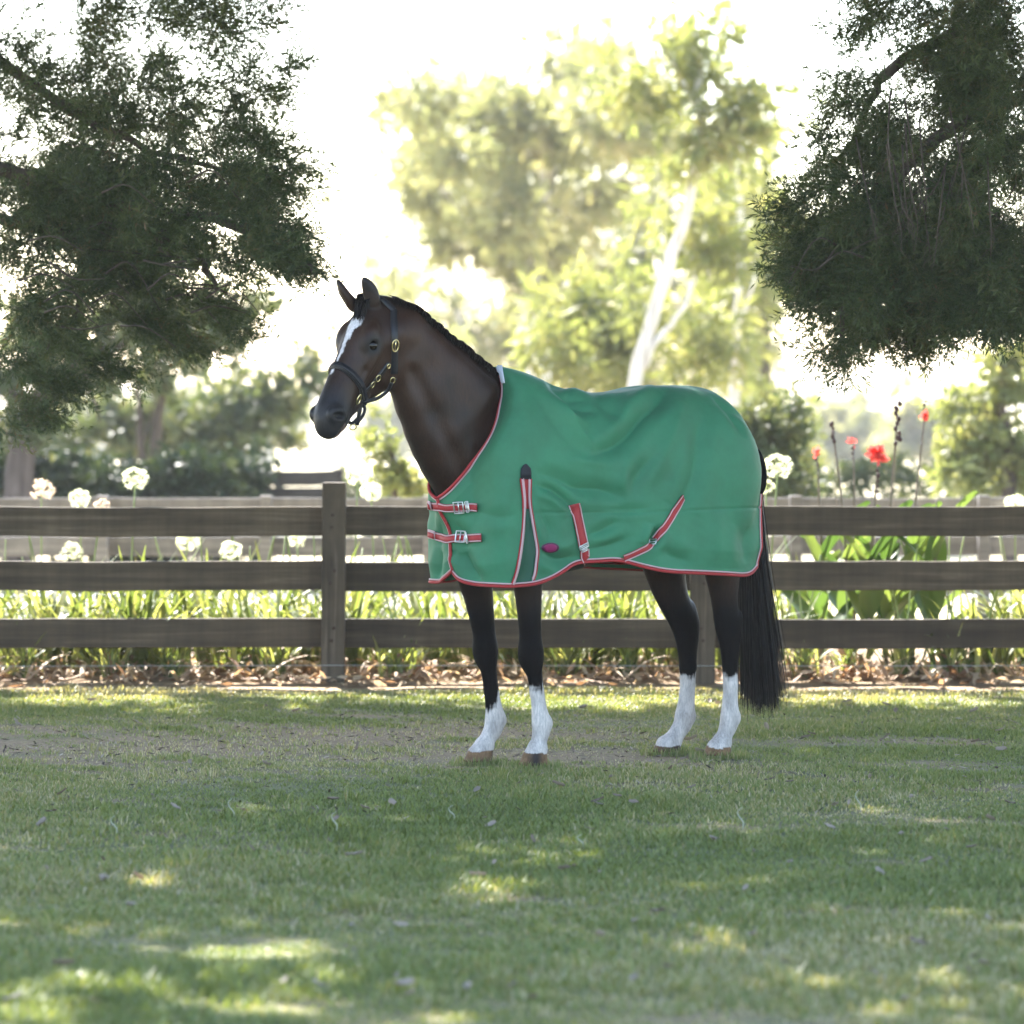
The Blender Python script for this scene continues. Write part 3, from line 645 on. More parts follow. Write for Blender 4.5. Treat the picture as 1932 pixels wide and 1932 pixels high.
Dg, glo = grow()
HV, HF = nets(Dg, glo); del Dg
HV = relax(HV, HF, 4)
lowv = np.clip((.80 - HV[:, 2]) / .1, 0, 1)[:, None] * np.clip((HV[:, 2] - .07) / .02, 0, 1)[:, None]
lowv = np.maximum(lowv, np.clip((HV[:, 0] - .45) / .1, 0, 1)[:, None] * np.clip((1.0 - HV[:, 0]) / .06, 0, 1)[:, None])
HV = HV + (relax(HV, HF, 24) - HV) * lowv
HV[:, 2] = np.maximum(HV[:, 2], 0.001)
HN = vnormals(HV, HF)
HW = L2W(HV)
hpx, hpy = W2PX(HW); HH = W2H(HW)

def mixc(col, new, m): return col + (np.asarray(new) - col) * np.clip(m, 0, 1)[:, None]
BAY = np.array((0.022, 0.0088, 0.0043)); BLACK = np.array((0.0045, 0.0040, 0.0042)); WHITE = np.array((0.60, 0.545, 0.51))
col = np.tile(BAY, (len(HV), 1))
col *= np.clip(1 + 0.30 * wob(HV, 9, 1) + .28 * wob(HV, 22, 17) + .12 * wob(HV, 70, 18), .35, 2)[:, None]
col = mixc(col, (0.0085, 0.0050, 0.0036), np.clip(1.15 - np.abs(HV[:, 1]) / .075, 0, 1) * .8)      # darker along crest, throat and chest line
z = HV[:, 2]; nz = wob(HV, 40, 2); nz2 = wob(HV, 140, 3)
col = mixc(col, BLACK, (0.86 + 0.03 * nz - z) / 0.25)                       # dark legs
hx_, hy_, hz_ = HH[:, 0], HH[:, 1], HH[:, 2]
onhead = (HV[:, 0] > 0.93) & (hx_ > -.06)
col = np.where(onhead[:, None], mixc(col, (0.036, 0.016, 0.0085), np.exp(-((hx_ - .2) / .12) ** 2) * 0.8), col)
col = np.where(onhead[:, None], mixc(col, (0.016, 0.015, 0.017), (hx_ - .40 + .01 * nz) / .07), col)   # grey-black muzzle
col = np.where((onhead & (hx_ < -.005) & (hz_ > -.02))[:, None], mixc(col, BLACK * 1.6, np.ones(len(col)) * .7), col)          # ears
eyed = np.hypot((hx_ - .188) / .034, (hz_ + .047) / .026)
col = np.where((onhead & (np.abs(hy_) > .05))[:, None], mixc(col, (.008, .007, .007), np.clip(1.9 - eyed, 0, 1)), col)
# star narrowing to a strip down the nose
sx = np.clip((hx_ - .055) / .26, 0, 1)
halfw = np.interp(hx_, [.045, .075, .12, .17, .22, .30, .36, .37], [0, .024, .031, .015, .008, .006, .004, 0]) + .004 * nz2
mid = np.interp(hx_, [.05, .12, .2, .36], [.004, .004, -.002, -.004])
blz = np.clip((halfw - np.abs(hy_ - mid)) / .004 + .5, 0, 1) * (hz_ > -.05) * onhead * (hx_ > .045) * (hx_ < .368)
blz *= np.clip(1.25 - .7 * np.clip(np.exp(-((hx_ - .075) / .02) ** 2) + nz2 * .5 * np.exp(-((hx_ - .08) / .03) ** 2), 0, 1), 0, 1)
col = mixc(col, (0.66, 0.63, 0.65), blz)
# pale snip inside the lower lip
lip = onhead & (hx_ > .515) & (hz_ < -.112) & (hz_ > -.150)
col = mixc(col, (0.20, 0.13, 0.115), lip * .8)
# white stockings, higher at the back of the far foreleg
def near_leg(S):
    C = np.array([s[0] for s in S[3:]]); d = np.full(len(HV), 9.0)
    for c in C: d = np.minimum(d, np.hypot(HV[:, 0] - c[0], HV[:, 1] - c[1]) + 2 * np.clip(np.abs(HV[:, 2] - c[2]) - .05, 0, 1))
    return d < 0.13
ln = {k: near_leg(S) & (z < .6) for k, S in LEGS.items()}
edge = {'nf': 1303, 'ff': 1318, 'nh': 1296, 'fh': 1292}
for k, m in ln.items():
    top = PL(*(950, edge[k]), LEGS[k][-1][0][1])[2]
    a0 = LEGS[k][9][0]
    ragged = .010 * np.sin(3 * np.arctan2(HV[:, 1] - a0[1], HV[:, 0] - a0[0]) + 1) + .010 * nz2 + .012 * wob(HV * np.array((1, 1, .12)), 160, 8)
    if k == 'ff':
        ragged = ragged + np.clip((a0[0] - HV[:, 0]) / .03, -1, 1) * .05
    wmask = np.clip((top + ragged - z) / .022 + .5, 0, 1) * m
    col = mixc(col, WHITE * 1.0, wmask)
    col = mixc(col, (0.26, 0.235, 0.225), wmask * np.clip(.30 + .7 * wob(HV, 55, 12) + .4 * nz + .25 * (z < .17), 0, 1) * .55)
# hooves
for k, c in HOOF.items():
    m = ln[k] & (z < c[2] - .012 + .006 * nz)
    tan = np.tile(np.array((0.19, 0.115, 0.065)), (len(HV), 1)); drk = np.array((0.035, 0.030, 0.030))
    ang = np.arctan2(HV[:, 1] - c[1], HV[:, 0] - c[0])
    stripe = {'nf': np.exp(-((ang - .9) / .45) ** 2), 'ff': np.clip(-np.cos(ang), 0, 1), 'nh': np.clip(-np.cos(ang - .6), 0, 1), 'fh': np.clip(.3 + .5 * np.sin(ang), 0, 1)}[k]
    col = np.where(m[:, None], mixc(tan * (1 + .2 * nz2)[:, None], drk, stripe), col)
# every carved hollow (nostrils, ears, eyes, lips, neck) is coloured near-black
for c in CUT:
    if c[0] == 'plane': continue
    d = c[0](HV.astype(np.float32)); col = mixc(col, (0.006, 0.005, 0.005), np.clip((.004 - d) / .006, 0, 1) * (d < .006))

gloss = np.clip((HV[:, 2] - .55) / .35, .08, 1)
body_gloss = gloss
def coatmat():
    m, nt, bs, lk = mat('horse_coat')
    at = nd(nt, 'Attribute', attribute_name='coat'); v = coords(nt, 'Object')
    n = noise(nt, 130, 5, .75, coords(nt, 'Object', (1, 1, .22)), .4); n2 = noise(nt, 14, 3, .5, v)
    mul = nd(nt, 'MixRGB', blend_type='MULTIPLY'); mul.inputs[0].default_value = .55
    r = ramp(nt, [(.32, (.40, .40, .40)), (.68, (1.45, 1.40, 1.35))]); lk.new(n.outputs[0], r.inputs[0])
    lk.new(at.outputs['Color'], mul.inputs[1]); lk.new(r.outputs[0], mul.inputs[2]); lk.new(mul.outputs[0], bs.inputs['Base Color'])
    rr = nd(nt, 'MapRange'); rr.inputs[3].default_value = .36; rr.inputs[4].default_value = .56
    lk.new(n2.outputs[0], rr.inputs[0]); lk.new(rr.outputs[0], bs.inputs['Roughness'])
    sp = nd(nt, 'Math', operation='MULTIPLY'); sp.inputs[1].default_value = .26; lk.new(at.outputs['Alpha'], sp.inputs[0]); lk.new(sp.outputs[0], bs.inputs['Specular IOR Level'])
    n4 = noise(nt, 30, 5, .6, coords(nt, 'Object', (1, 1, .6)))
    bs.inputs['Sheen Weight'].default_value = .0
    hm = nd(nt, 'Math', operation='MULTIPLY_ADD'); hm.inputs[1].default_value = .25; lk.new(n.outputs[0], hm.inputs[0]); lk.new(n4.outputs[0], hm.inputs[2]); bump(nt, bs, hm.outputs[0], .35, .010)
    return m
M_COAT = coatmat()
horse = empty('horse', (CX, 0, 0), YAW + math.pi)
tag(horse, 'dark bay horse with white stockings and face blaze standing on the lawn', 'horse')
body_me = np_mesh('horse_body', HV, HF, True, np.hstack([col, gloss[:, None]]))
body = link('body', body_me, M_COAT, horse)
horse_bvh = BVHTree.FromPolygons([Vector(v) for v in HW], [tuple(f) for f in HF])

# eyes
M_EYE = plain('horse_eye', (0.004, 0.003, 0.002), .04, bumpk=0, spec=.35)
def ball(c, r, seg=14, sq=(1, 1, 1)):
    u = np.linspace(0, np.pi, seg); v = np.linspace(0, 2 * np.pi, seg * 2, endpoint=False)
    V = np.stack([np.outer(np.sin(u), np.cos(v)), np.outer(np.sin(u), np.sin(v)), np.outer(np.cos(u), np.ones(len(v)))], -1).reshape(-1, 3) * r * np.asarray(sq)
    F = [(i * len(v) + j, (i + 1) * len(v) + j, (i + 1) * len(v) + (j + 1) % len(v), i * len(v) + (j + 1) % len(v)) for i in range(seg - 1) for j in range(len(v))]
    return V + np.asarray(c), np.array(F)
for sd in (1, -1):
    c = H2L((.190, sd * .0805, -.046)); V, F = ball(c, .0225); link('eye', np_mesh('eye', V, F), M_EYE, horse)

# hair: thin tapered ribbons
def strands(roots, dirs_fn, n_seg, width, rs, flat=None):
    """roots (n,3); dirs_fn(i)->(n_seg+1,3) path; returns mesh arrays"""
    Vs, Fs, T = [], [], []; n = 0
    for i in range(len(roots)):
        p = dirs_fn(i); tn = unit(np.gradient(p, axis=0)); f = flat[i] if flat is not None else rs.normal(size=3)
        S = unit(np.cross(tn, f)); w = width * np.linspace(1, .25, len(p))[:, None] * rs.uniform(.6, 1.3)
        V = np.stack([p - S * w, p + S * w], 1).reshape(-1, 3); Vs.append(V)
        Fs.append(np.array([(n + 2 * j, n + 2 * j + 1, n + 2 * j + 3, n + 2 * j + 2) for j in range(len(p) - 1)])); n += len(V)
        T.append(np.full(len(V), rs.uniform()))
    return np.concatenate(Vs), np.concatenate(Fs), np.concatenate(T)
def hairmat(name, c0, c1, rough=.38):
    m, nt, bs, lk = mat(name); at = nd(nt, 'Attribute', attribute_name='tint'); r = ramp(nt, [(0, c0), (1, c1)])
    lk.new(at.outputs['Fac'], r.inputs[0]); lk.new(r.outputs[0], bs.inputs['Base Color']); bs.inputs['Roughness'].default_value = rough
    bs.inputs['Specular IOR Level'].default_value = .14
    return m
M_HAIR = hairmat('black_hair', (.003, .0026, .0025), (.014, .0095, .0075), .45)
rs = np.random.default_rng(11)
# tail: hangs from the dock under the rug and ends in a blunt cut above the hooves
TAILC = np.array((-0.762, 0.0))
def tail_path(i):
    a = rs.uniform(0, 6.283); q = math.sqrt(rs.uniform()); off = np.array((math.cos(a), math.sin(a))) * q
    zt = [1.22, 1.05, .86, .66, .46, .235 + .035 * rs.normal() + .05 * max(0, rs.normal() - .8)]
    wd = [.024, .038, .048, .055, .061, .066]
    bk = [-.02, -.008, -.012, -.026, -.044, -.062]
    jit = rs.normal(size=2) * .0055; wv = rs.uniform(0, 6.283)
    return np.array([(TAILC[0] + b + off[0] * w * .85 + jit[0] * k, TAILC[1] + .03 + off[1] * w * 1.1 + jit[1] * k + .004 * math.sin(wv + k * 1.3), zz) for k, (zz, w, b) in enumerate(zip(zt, wd, bk))])
tp = [smoothpath(tail_path(i), 10) for i in range(2800)]
V, F, T = strands(tp, lambda i: tp[i], 9, .0028, rs)
link('tail', np_mesh('tail', V, F, True, T), M_HAIR, horse)
V, F = tube(smoothpath([(TAILC[0] + .05, .02, 1.40), (TAILC[0] - .01, .03, 1.22), (TAILC[0] - .012, .03, .86), (TAILC[0] - .04, .03, .46), (TAILC[0] - .052, .03, .30)], 16), np.interp(np.arange(16), [0, 3, 12, 15], [.03, .024, .038, .01]), 10)
link('tail_dock', np_mesh('tail_dock', V, F, True, np.zeros(len(V))), M_HAIR, horse)
def lift(V, c):
    e = 1e-3; d = body_sdf(V.astype(np.float32)); gr = np.stack([body_sdf((V + np.eye(3)[i] * e).astype(np.float32)) - d for i in range(3)], -1)
    return V + unit(gr) * np.clip(c * rs.uniform(.6, 2.2, len(V)) - d, 0, .03)[:, None]
# mane: short, pulled, lying in small bunches along the crest
def neck_hit(p, frm):
    o = Vector(L2W(frm)); d = Vector(L2W(p)) - o; h = horse_bvh.ray_cast(o, d.normalized())
    return (W2L(np.array(h[0])), W2L(np.array(h[0]) + np.array(h[1])) - W2L(np.array(h[0]))) if h[0] is not None else (p, np.array((0, 1., 0)))
crest_pts = []
for f in np.linspace(0, 1, 60):
    c = smoothpath([np.array(n[0]) for n in NECK] + [W2L(POLL + np.array((0.02, .02, -.04)))], 60)[int(f * 59)]
    nn = unit(np.array((-.72, 0, .69))); h, nr = neck_hit(c, c + nn * .6); crest_pts.append(h)
crest_pts = np.array(crest_pts); ctan = unit(np.gradient(crest_pts, axis=0))
mp = []
for i in range(2600):
    f = rs.uniform(4, 57.5); k = int(f); c = crest_pts[k] * (1 - f + k) + crest_pts[k + 1] * (f - k)
    bun = .5 + .5 * math.cos((f / 59 * 17 % 1 - .5) * 6.283)             # bunches
    if f > 44: bun = .55
    ln_ = (.046 + .014 * bun) * rs.uniform(.75, 1.2); sd = rs.uniform(-.014, .014)
    rise = .006 + .0035 * bun
    up = np.array((-.70, 0, .71)); t = ctan[k]
    s0 = c + np.array((0, sd, 0)) - up * .006
    p = [s0, s0 + up * (rise + .004) + np.array((0, .004, 0)), s0 + up * rise * .7 + np.array((0, .013 + .2 * ln_, 0)) + t * (-.1) * ln_, s0 - up * ln_ * .55 + np.array((0, .020 + .22 * ln_, 0)) + t * (-.25) * ln_ + rs.normal(size=3) * .002]
    mp.append(smoothpath(p, 6))
V, F, T = strands(mp, lambda i: mp[i], 5, .0028, rs)
link('mane', np_mesh('mane', lift(V, .0035), F, True, T), M_HAIR, horse)
fp = []
for i in range(520):
    y0 = rs.uniform(-.035, .035); x0 = rs.uniform(-.03, .012); L_ = rs.uniform(.05, .125); dy = rs.uniform(-.012, .022)
    hp = [(x0, y0, .002), (x0 + .02, y0 + dy * .3, .026), (x0 + .55 * L_, y0 * .8 + dy * .7, .018), (x0 + L_, y0 * .7 + dy, .006)]
    fp.append(smoothpath([H2L(p) for p in hp], 6))
V, F, T = strands(fp, lambda i: fp[i], 5, .0026, rs)
link('forelock', np_mesh('forelock', V, F, True, T), M_HAIR, horse)
# ------------------------------------------------------------------ the rug
# stations from the chest seam back to the tail: top edge (neckline, then spine) and hem, each (px, py, sideways)
ST = [((840, 930, .000), (855, 1076, .000)), ((858, 908, .070), (871, 1093, .060)), ((881, 886, .118), (894, 1101, .130)), ((906, 856, .142), (915, 1103, .200)),
      ((926, 825, .148), (934, 1104, .250)), ((938, 795, .135), (952, 1105, .278)), ((944, 760, .100), (970, 1105, .288)), ((943, 720, .050), (986, 1104, .292)),
      ((935, 690, .000), (1002, 1102, .295)), ((1000, 706, 0), (1030, 1094, .298)), ((1048, 729, 0), (1060, 1076, .296)), ((1085, 736, 0), (1088, 1061, .285)),
      ((1118, 741, 0), (1122, 1058, .280)), ((1165, 737, 0), (1166, 1056, .285)), ((1225, 728, 0), (1206, 1066, .300)), ((1290, 727, 0), (1256, 1077, .308)),
      ((1335, 734, 0), (1320, 1080, .300)), ((1362, 750, 0), (1376, 1083, .268)), ((1384, 778, 0), (1411, 1084, .205)), ((1402, 812, .01), (1427, 1068, .145))]
NU, NV = 230, 130
U = smoothpath([PL(*a) for a, b in ST], NU); L_ = smoothpath([PL(*b) for a, b in ST], NU)
su = np.linspace(0, len(ST) - 1, NU)
fm = np.interp(su, [0, 4, 8, 11, 16, 19], [.12, .22, .46, .50, .50, .42]); va = np.interp(su, [0, 4, 8, 12, 19], [.22, .30, .46, .48, .46])
vv = np.linspace(0, 1, NV)
th = np.clip(vv[None] / va[:, None], 0, 1) * np.pi / 2
g = np.sin(th) ** .92; f = np.where(vv[None] < va[:, None], fm[:, None] * (1 - np.cos(th)), fm[:, None] + (1 - fm[:, None]) * (vv[None] - va[:, None]) / (1 - va[:, None]))
RG = np.empty((NU, NV, 3))
RG[..., :2] = U[:, None, :2] + (L_ - U)[:, None, :2] * g[..., None]; RG[..., 2] = U[:, None, 2] + (L_ - U)[:, None, 2] * f
# keep the cloth clear of the body, then let it settle
CLEAR = 0.012
def push(G, clear):
    e = 1e-3; d = body_sdf(G.astype(np.float32))
    gr = np.stack([body_sdf((G + np.eye(3)[i] * e).astype(np.float32)) - body_sdf((G - np.eye(3)[i] * e).astype(np.float32)) for i in range(3)], -1)
    gr = gr / np.maximum(np.linalg.norm(gr, axis=-1, keepdims=True), 1e-6)
    return G + gr * np.clip(clear - d, 0, .08)[..., None]
for it in range(3):
    RG = push(RG, CLEAR)
    for k in range(6):
        S = RG.copy(); S[1:-1, 1:-1] = (RG[:-2, 1:-1] + RG[2:, 1:-1] + RG[1:-1, :-2] + RG[1:-1, 2:]) / 4
        S[1:-1, 0] = (RG[:-2, 0] + RG[2:, 0] + RG[1:-1, 0] * 2) / 4; S[1:-1, -1] = (RG[:-2, -1] + RG[2:, -1] + 2 * RG[1:-1, -1]) / 4
        RG = S
top0 = int(8 / 19 * (NU - 1))
RG[top0:, 0, 1] = 0.0
def gnorm(G):
    a = np.gradient(G, axis=0); b = np.gradient(G, axis=1); n = np.cross(b, a); n = unit(n)
    if (n[NU // 2, NV // 2] @ np.array((0, 1, 0))) < 0: n = -n
    return n
# folds: valleys (and the swells beside them) where the photo shows creases: polyline px, depth m, half width px
FOLDS = [([(1032, 722), (1050, 745), (1075, 765), (1118, 782)], .018, 13), ([(1066, 745), (1078, 752), (1105, 760)], .008, 9),
         ([(1026, 722), (1045, 755), (1068, 792), (1095, 825), (1118, 850)], -.010, 12), ([(1256, 742), (1235, 765), (1212, 786), (1185, 820), (1160, 842), (1122, 856)], .020, 15),
         ([(1118, 750), (1140, 775), (1180, 800)], .006, 12),
         ([(1290, 745), (1275, 790), (1250, 850), (1225, 900)], -.010, 22), ([(1322, 795), (1316, 840), (1312, 880), (1296, 935), (1285, 960)], .013, 15),
         ([(1345, 750), (1375, 785), (1398, 820)], .009, 9), ([(1014, 893), (1050, 905), (1085, 921), (1128, 924), (1170, 938)], .012, 14), ([(1012, 916), (1040, 925), (1062, 942), (1080, 962)], .016, 10),
         ([(1238, 854), (1215, 880), (1198, 905), (1190, 930)], .007, 12), ([(1240, 995), (1232, 1015), (1226, 1032)], .020, 9), ([(1140, 880), (1100, 872), (1065, 868)], -.006, 14),
         ([(1105, 1010), (1135, 1000), (1160, 985)], .008, 10), ([(1110, 1035), (1150, 1028), (1190, 1012)], .007, 12), ([(1020, 1040), (1050, 1055), (1085, 1050)], .012, 12), ([(880, 1040), (890, 1070), (905, 1095)], .013, 12),
         ([(862, 985), (880, 1010), (885, 1035)], .008, 10), ([(905, 965), (940, 975), (970, 972)], .004, 12), ([(1250, 1035), (1270, 1050), (1300, 1060)], .009, 14), ([(1405, 990), (1402, 1030), (1408, 1065)], .007, 14),
         ([(1350, 960), (1348, 1010), (1352, 1060)], -.006, 22), ([(1130, 960), (1180, 962), (1230, 958)], .004, 8), ([(960, 900), (955, 950), (950, 1010)], -.005, 22), ([(820, 1000), (825, 1050), (822, 1090)], .010, 12),
         ([(1015, 960), (1030, 990), (1040, 1020)], .007, 10), ([(1180, 945), (1172, 900), (1185, 860)], -.006, 16)]
def fold_amount(px, py):
    out = np.zeros_like(px); P = np.stack([px, py], -1)
    for pts, A, sg in FOLDS:
        q = smoothpath(np.array(pts, float), 24); best = np.full(px.shape, 1e9); par = np.zeros_like(px); sgn = np.zeros_like(px)
        for i in range(len(q) - 1):
            a = q[i]; ab = q[i + 1] - a; L2 = ab @ ab
            t = np.clip(((P - a) @ ab) / L2, 0, 1); e = P - a - t[..., None] * ab; d = np.hypot(e[..., 0], e[..., 1])
            m = d < best; best = np.where(m, d, best); par = np.where(m, (i + t) / (len(q) - 1), par); sgn = np.where(m, np.sign(ab[0] * e[..., 1] - ab[1] * e[..., 0]), sgn)
        tp_ = np.clip(np.sin(np.clip(par, 0.0, 1.0) * np.pi) ** .5, .25, 1)
        end = np.where((par <= 0) | (par >= 1), np.exp(-(best / (sg * .8)) ** 2), 1)
        x = best / sg
        out += -A * tp_ * end * (np.exp(-(x * 1.25) ** 1.35) - .45 * np.exp(-((x - 1.9) / .9) ** 2) * np.where(sgn > 0, 1, .6))
    return out
N0 = gnorm(RG)
wpx, wpy = W2PX(L2W(RG))
disp = fold_amount(wpx, wpy) * 2.3
disp = disp + .016 * np.clip((vv - .04) / .15, 0, 1)[None] * np.clip((.97 - vv) / .1, 0, 1)[None]
# pleat of the shoulder gusset: opens towards the hem
gl = lambda y: np.interp(y, [903, 950, 1010, 1070, 1104], [984, 988, 985, 976, 966]); grr = lambda y: np.interp(y, [903, 950, 1000, 1040, 1080, 1104], [998, 1000, 1008, 1013, 1008, 1000])
gm = (gl(wpy) + grr(wpy)) / 2; gw = (grr(wpy) - gl(wpy)) / 2
disp += np.where(wpy > 900, -.022 * np.clip((wpy - 900) / 60, 0, 1) * np.clip(1.25 - np.abs(wpx - gm) / np.maximum(gw, 3) * .9, 0, 1), 0)
# belly seam: a stitched line
seam = 967 - np.clip((wpx - 1200) / 230, 0, 1) * 10
disp += -.006 * np.exp(-((wpy - seam) / 1.8) ** 2) * (wpx > 1000)
disp += .0016 * wob(RG, 20, 5) + .0005 * wob(RG, 60, 6)
fade = np.clip(vv / .03, 0, 1)[None]                     # spine line stays put
disp *= np.where(np.arange(NU)[:, None] > top0, fade, np.clip(vv / .02, .2, 1)[None])
NEAR = push(RG + N0 * disp[..., None], .004)
FAR = RG + N0 * (disp * .6 + .0015 * wob(RG, 20, 9))[..., None]
FAR = FAR * np.array((1, -1, 1))
# the far front panel laps over the near one at the chest
lap = np.clip(1 - su / 1.6, 0, 1)[:, None] * np.ones((1, NV))
FAR[..., 0] += .010 * lap; FAR[..., 1] += .016 * lap ** 2
def gridfaces(nu, nv, off=0, flip=False):
    i, j = np.meshgrid(np.arange(nu - 1), np.arange(nv - 1), indexing='ij'); a = (i * nv + j).ravel()
    F = np.stack([a, a + 1, a + nv + 1, a + nv], 1) + off
    return F[:, ::-1] if flip else F
RV = np.concatenate([NEAR.reshape(-1, 3), FAR.reshape(-1, 3)]); RF = np.concatenate([gridfaces(NU, NV), gridfaces(NU, NV, NU * NV, True)])
nn_ = np.cross(RV[RF[len(RF)//4][1]] - RV[RF[len(RF)//4][0]], RV[RF[len(RF)//4][2]] - RV[RF[len(RF)//4][0]])
if nn_[1] < 0: RF = RF[:, ::-1]
def clothmat(name, c, rough=.62, var=.10, weave=900, spec=.35):
    m, nt, bs, lk = mat(name); v = coords(nt)
    n = noise(nt, 5, 5, .65, v); n2 = noise(nt, weave, 2, .5, v)
    r = ramp(nt, [(.3, tuple(x * (1 - var) for x in c)), (.7, tuple(x * (1 + var) for x in c))]); lk.new(n.outputs[0], r.inputs[0]); lk.new(r.outputs[0], bs.inputs['Base Color'])
    rr = nd(nt, 'MapRange'); rr.inputs[3].default_value = rough - .10; rr.inputs[4].default_value = rough + .08; lk.new(n.outputs[0], rr.inputs[0]); lk.new(rr.outputs[0], bs.inputs['Roughness'])
    bs.inputs['Specular IOR Level'].default_value = spec
    n3 = noise(nt, 42, 4, .6, v); ad = nd(nt, 'Math', operation='MULTIPLY_ADD'); ad.inputs[1].default_value = .12; lk.new(n2.outputs[0], ad.inputs[0]); lk.new(n3.outputs[0], ad.inputs[2])
    bump(nt, bs, ad.outputs[0], .10, .003)
    return m
M_GREEN = clothmat('rug_green_nylon', (0.036, 0.165, 0.084), .66, .15, 900, .26)
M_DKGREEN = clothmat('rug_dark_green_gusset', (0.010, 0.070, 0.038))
M_RED = clothmat('rug_red_webbing', (0.33, 0.024, 0.026), .65)
M_PIPE = clothmat('rug_white_piping', (0.52, 0.34, 0.35), .65)
M_BLACKCL = clothmat('rug_black_cloth', (0.012, 0.013, 0.018), .7)
M_FLEECE = plain('rug_white_fleece', (0.72, 0.74, 0.80), .9, var=.08, nscale=160, bumpk=.6, bdist=.006)
M_STEEL = plain('nickel_buckle', (0.62, 0.62, 0.60), .28, .9, nscale=80, bumpk=.05)
M_PLUM = clothmat('rug_plum_badge_edge', (0.07, 0.012, 0.045), .6)
M_MAGENTA = clothmat('rug_magenta_badge', (0.23, 0.012, 0.085), .6)

rug = empty('horse_rug', (CX, 0, 0), YAW + math.pi)
tag(rug, 'green turnout rug with red and white piping buckled over the bay horse', 'horse rug')
sh_me = np_mesh('rug_shell', RV, RF, True)
bm = bmesh.new(); bm.from_mesh(sh_me); bmesh.ops.remove_doubles(bm, verts=bm.verts, dist=.0012); bm.to_mesh(sh_me); bm.free()
shell = link('shell', sh_me, M_GREEN, rug)
so = shell.modifiers.new('thick', 'SOLIDIFY'); so.thickness = .004; so.offset = -1
rug_bvh = BVHTree.FromPolygons([Vector(v) for v in L2W(RV)], [tuple(f) for f in RF])
CAMV = Vector((0, -CAM_D, CAM_H))
def on(bvh, px, py, off=.002):
    """where the line of sight through a pixel meets the surface (horse coordinates), and the surface's outward direction"""
    d = (Vector(PX(px, py, 0)) - CAMV).normalized(); h = bvh.ray_cast(CAMV, d)
    if h[0] is None: h = bvh.find_nearest(Vector(PX(px, py, 0)))
    n = np.array(h[1]);
    if n @ np.array(d) > 0: n = -n
    p = np.array(h[0]) + n * off
    return W2L(p), unit(W2L(p + n) - W2L(p))
def on_path(bvh, pts, n, off=.002):
    q = smoothpath(np.array(pts, float), n); r = [on(bvh, x, y, off) for x, y in q]
    P = np.array([a for a, b in r]); Nn = unit(np.array([b for a, b in r]))
    for k in range(2):
        P[1:-1] = (P[:-2] + P[1:-1] * 2 + P[2:]) / 4; Nn[1:-1] = unit(Nn[:-2] + Nn[1:-1] + Nn[2:])
    return P, Nn
def add(name, VF, m, parent, smooth=True): return link(name, np_mesh(name, VF[0], VF[1], smooth), m, parent)

# edge binding: red outside, a pale cord just inside it
def binding(path, normals, inward):
    add('red_binding', tube(path - inward * .003 + normals * .003, .0068, 8), M_RED, rug)
    add('pale_piping', tube(path + inward * .0078 + normals * .004, .0032, 8), M_PIPE, rug)
NF_ = gnorm(RG) * np.array((1, -1, 1))
N1 = N0
def inward(G, ax, idx):
    return unit(G[idx] if False else 0)
binding(NEAR[:top0 - 8, 0], N1[:top0 - 8, 0], unit(NEAR[:top0 - 8, 3] - NEAR[:top0 - 8, 0]))          # neckline
binding(FAR[:top0 - 8, 0], NF_[:top0 - 8, 0], unit(FAR[:top0 - 8, 3] - FAR[:top0 - 8, 0]))
binding(NEAR[3:, -1], N1[3:, -1], unit(NEAR[3:, -4] - NEAR[3:, -1]))                                     # hem
binding(FAR[:, -1], NF_[:, -1], unit(FAR[:, -4] - FAR[:, -1]))
binding(FAR[0, :], NF_[1, :], unit(FAR[4, :] - FAR[0, :]))                                               # chest edge of the far panel
binding(NEAR[-1, NV // 2:], N1[-1, NV // 2:], unit(NEAR[-5, NV // 2:] - NEAR[-1, NV // 2:]))             # rear edge
# wither fleece at the top of the neckline
# shoulder gusset: pale pipings either side of the pleat, red at its top, black pointed tab
P, Nn = on_path(rug_bvh, [(984, 903), (988, 950), (985, 1010), (976, 1070), (966, 1103)], 40, .004)
add('gusset_piping', ribbon(P, Nn, .0165, .003), M_PIPE, rug); add('gusset_red_edge', tube(P + Nn * .002 + np.array((.008, 0, 0)), .004, 6), M_RED, rug)
P, Nn = on_path(rug_bvh, [(998, 903), (1000, 950), (1008, 1000), (1013, 1040), (1009, 1080), (1001, 1103)], 40, .004)
add('gusset_piping', ribbon(P, Nn, .009, .003), M_PIPE, rug); add('gusset_red_edge', tube(P + Nn * .002 + np.array((-.008, 0, 0)), .0035, 6), M_RED, rug)
def patch(rows, m, name, off=.003, nx=8):
    """cloth patch lying on the rug: rows of (py, px left, px right)"""
    G = []
    for y, a, b in rows:
        for x in np.linspace(a, b, nx): G.append(on(rug_bvh, x, y, off)[0])
    V = np.array(G); F = gridfaces(len(rows), nx)
    o = link(name, np_mesh(name, V, F), m, rug); s = o.modifiers.new('thick', 'SOLIDIFY'); s.thickness = .0025; s.offset = 0
    return o
patch([(y, gl(y) + 1.5, grr(y) - 1.5) for y in np.linspace(904, 960, 14)], M_RED, 'gusset_red_lining', .0025)
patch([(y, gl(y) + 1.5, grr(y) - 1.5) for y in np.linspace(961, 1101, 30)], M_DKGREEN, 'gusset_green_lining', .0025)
patch([(875, 990, 992), (878, 986, 995), (884, 982, 1000), (892, 981, 1001), (904, 981, 1001)], M_BLACKCL, 'gusset_tab', .006)
nx_ = lambda y: np.interp(y, [688, 700, 712, 724], [934, 938, 941, 943])
patch([(y, nx_(y) - 4, nx_(y) + 12) for y in np.linspace(692, 723, 9)], M_FLEECE, 'wither_fleece', .006)
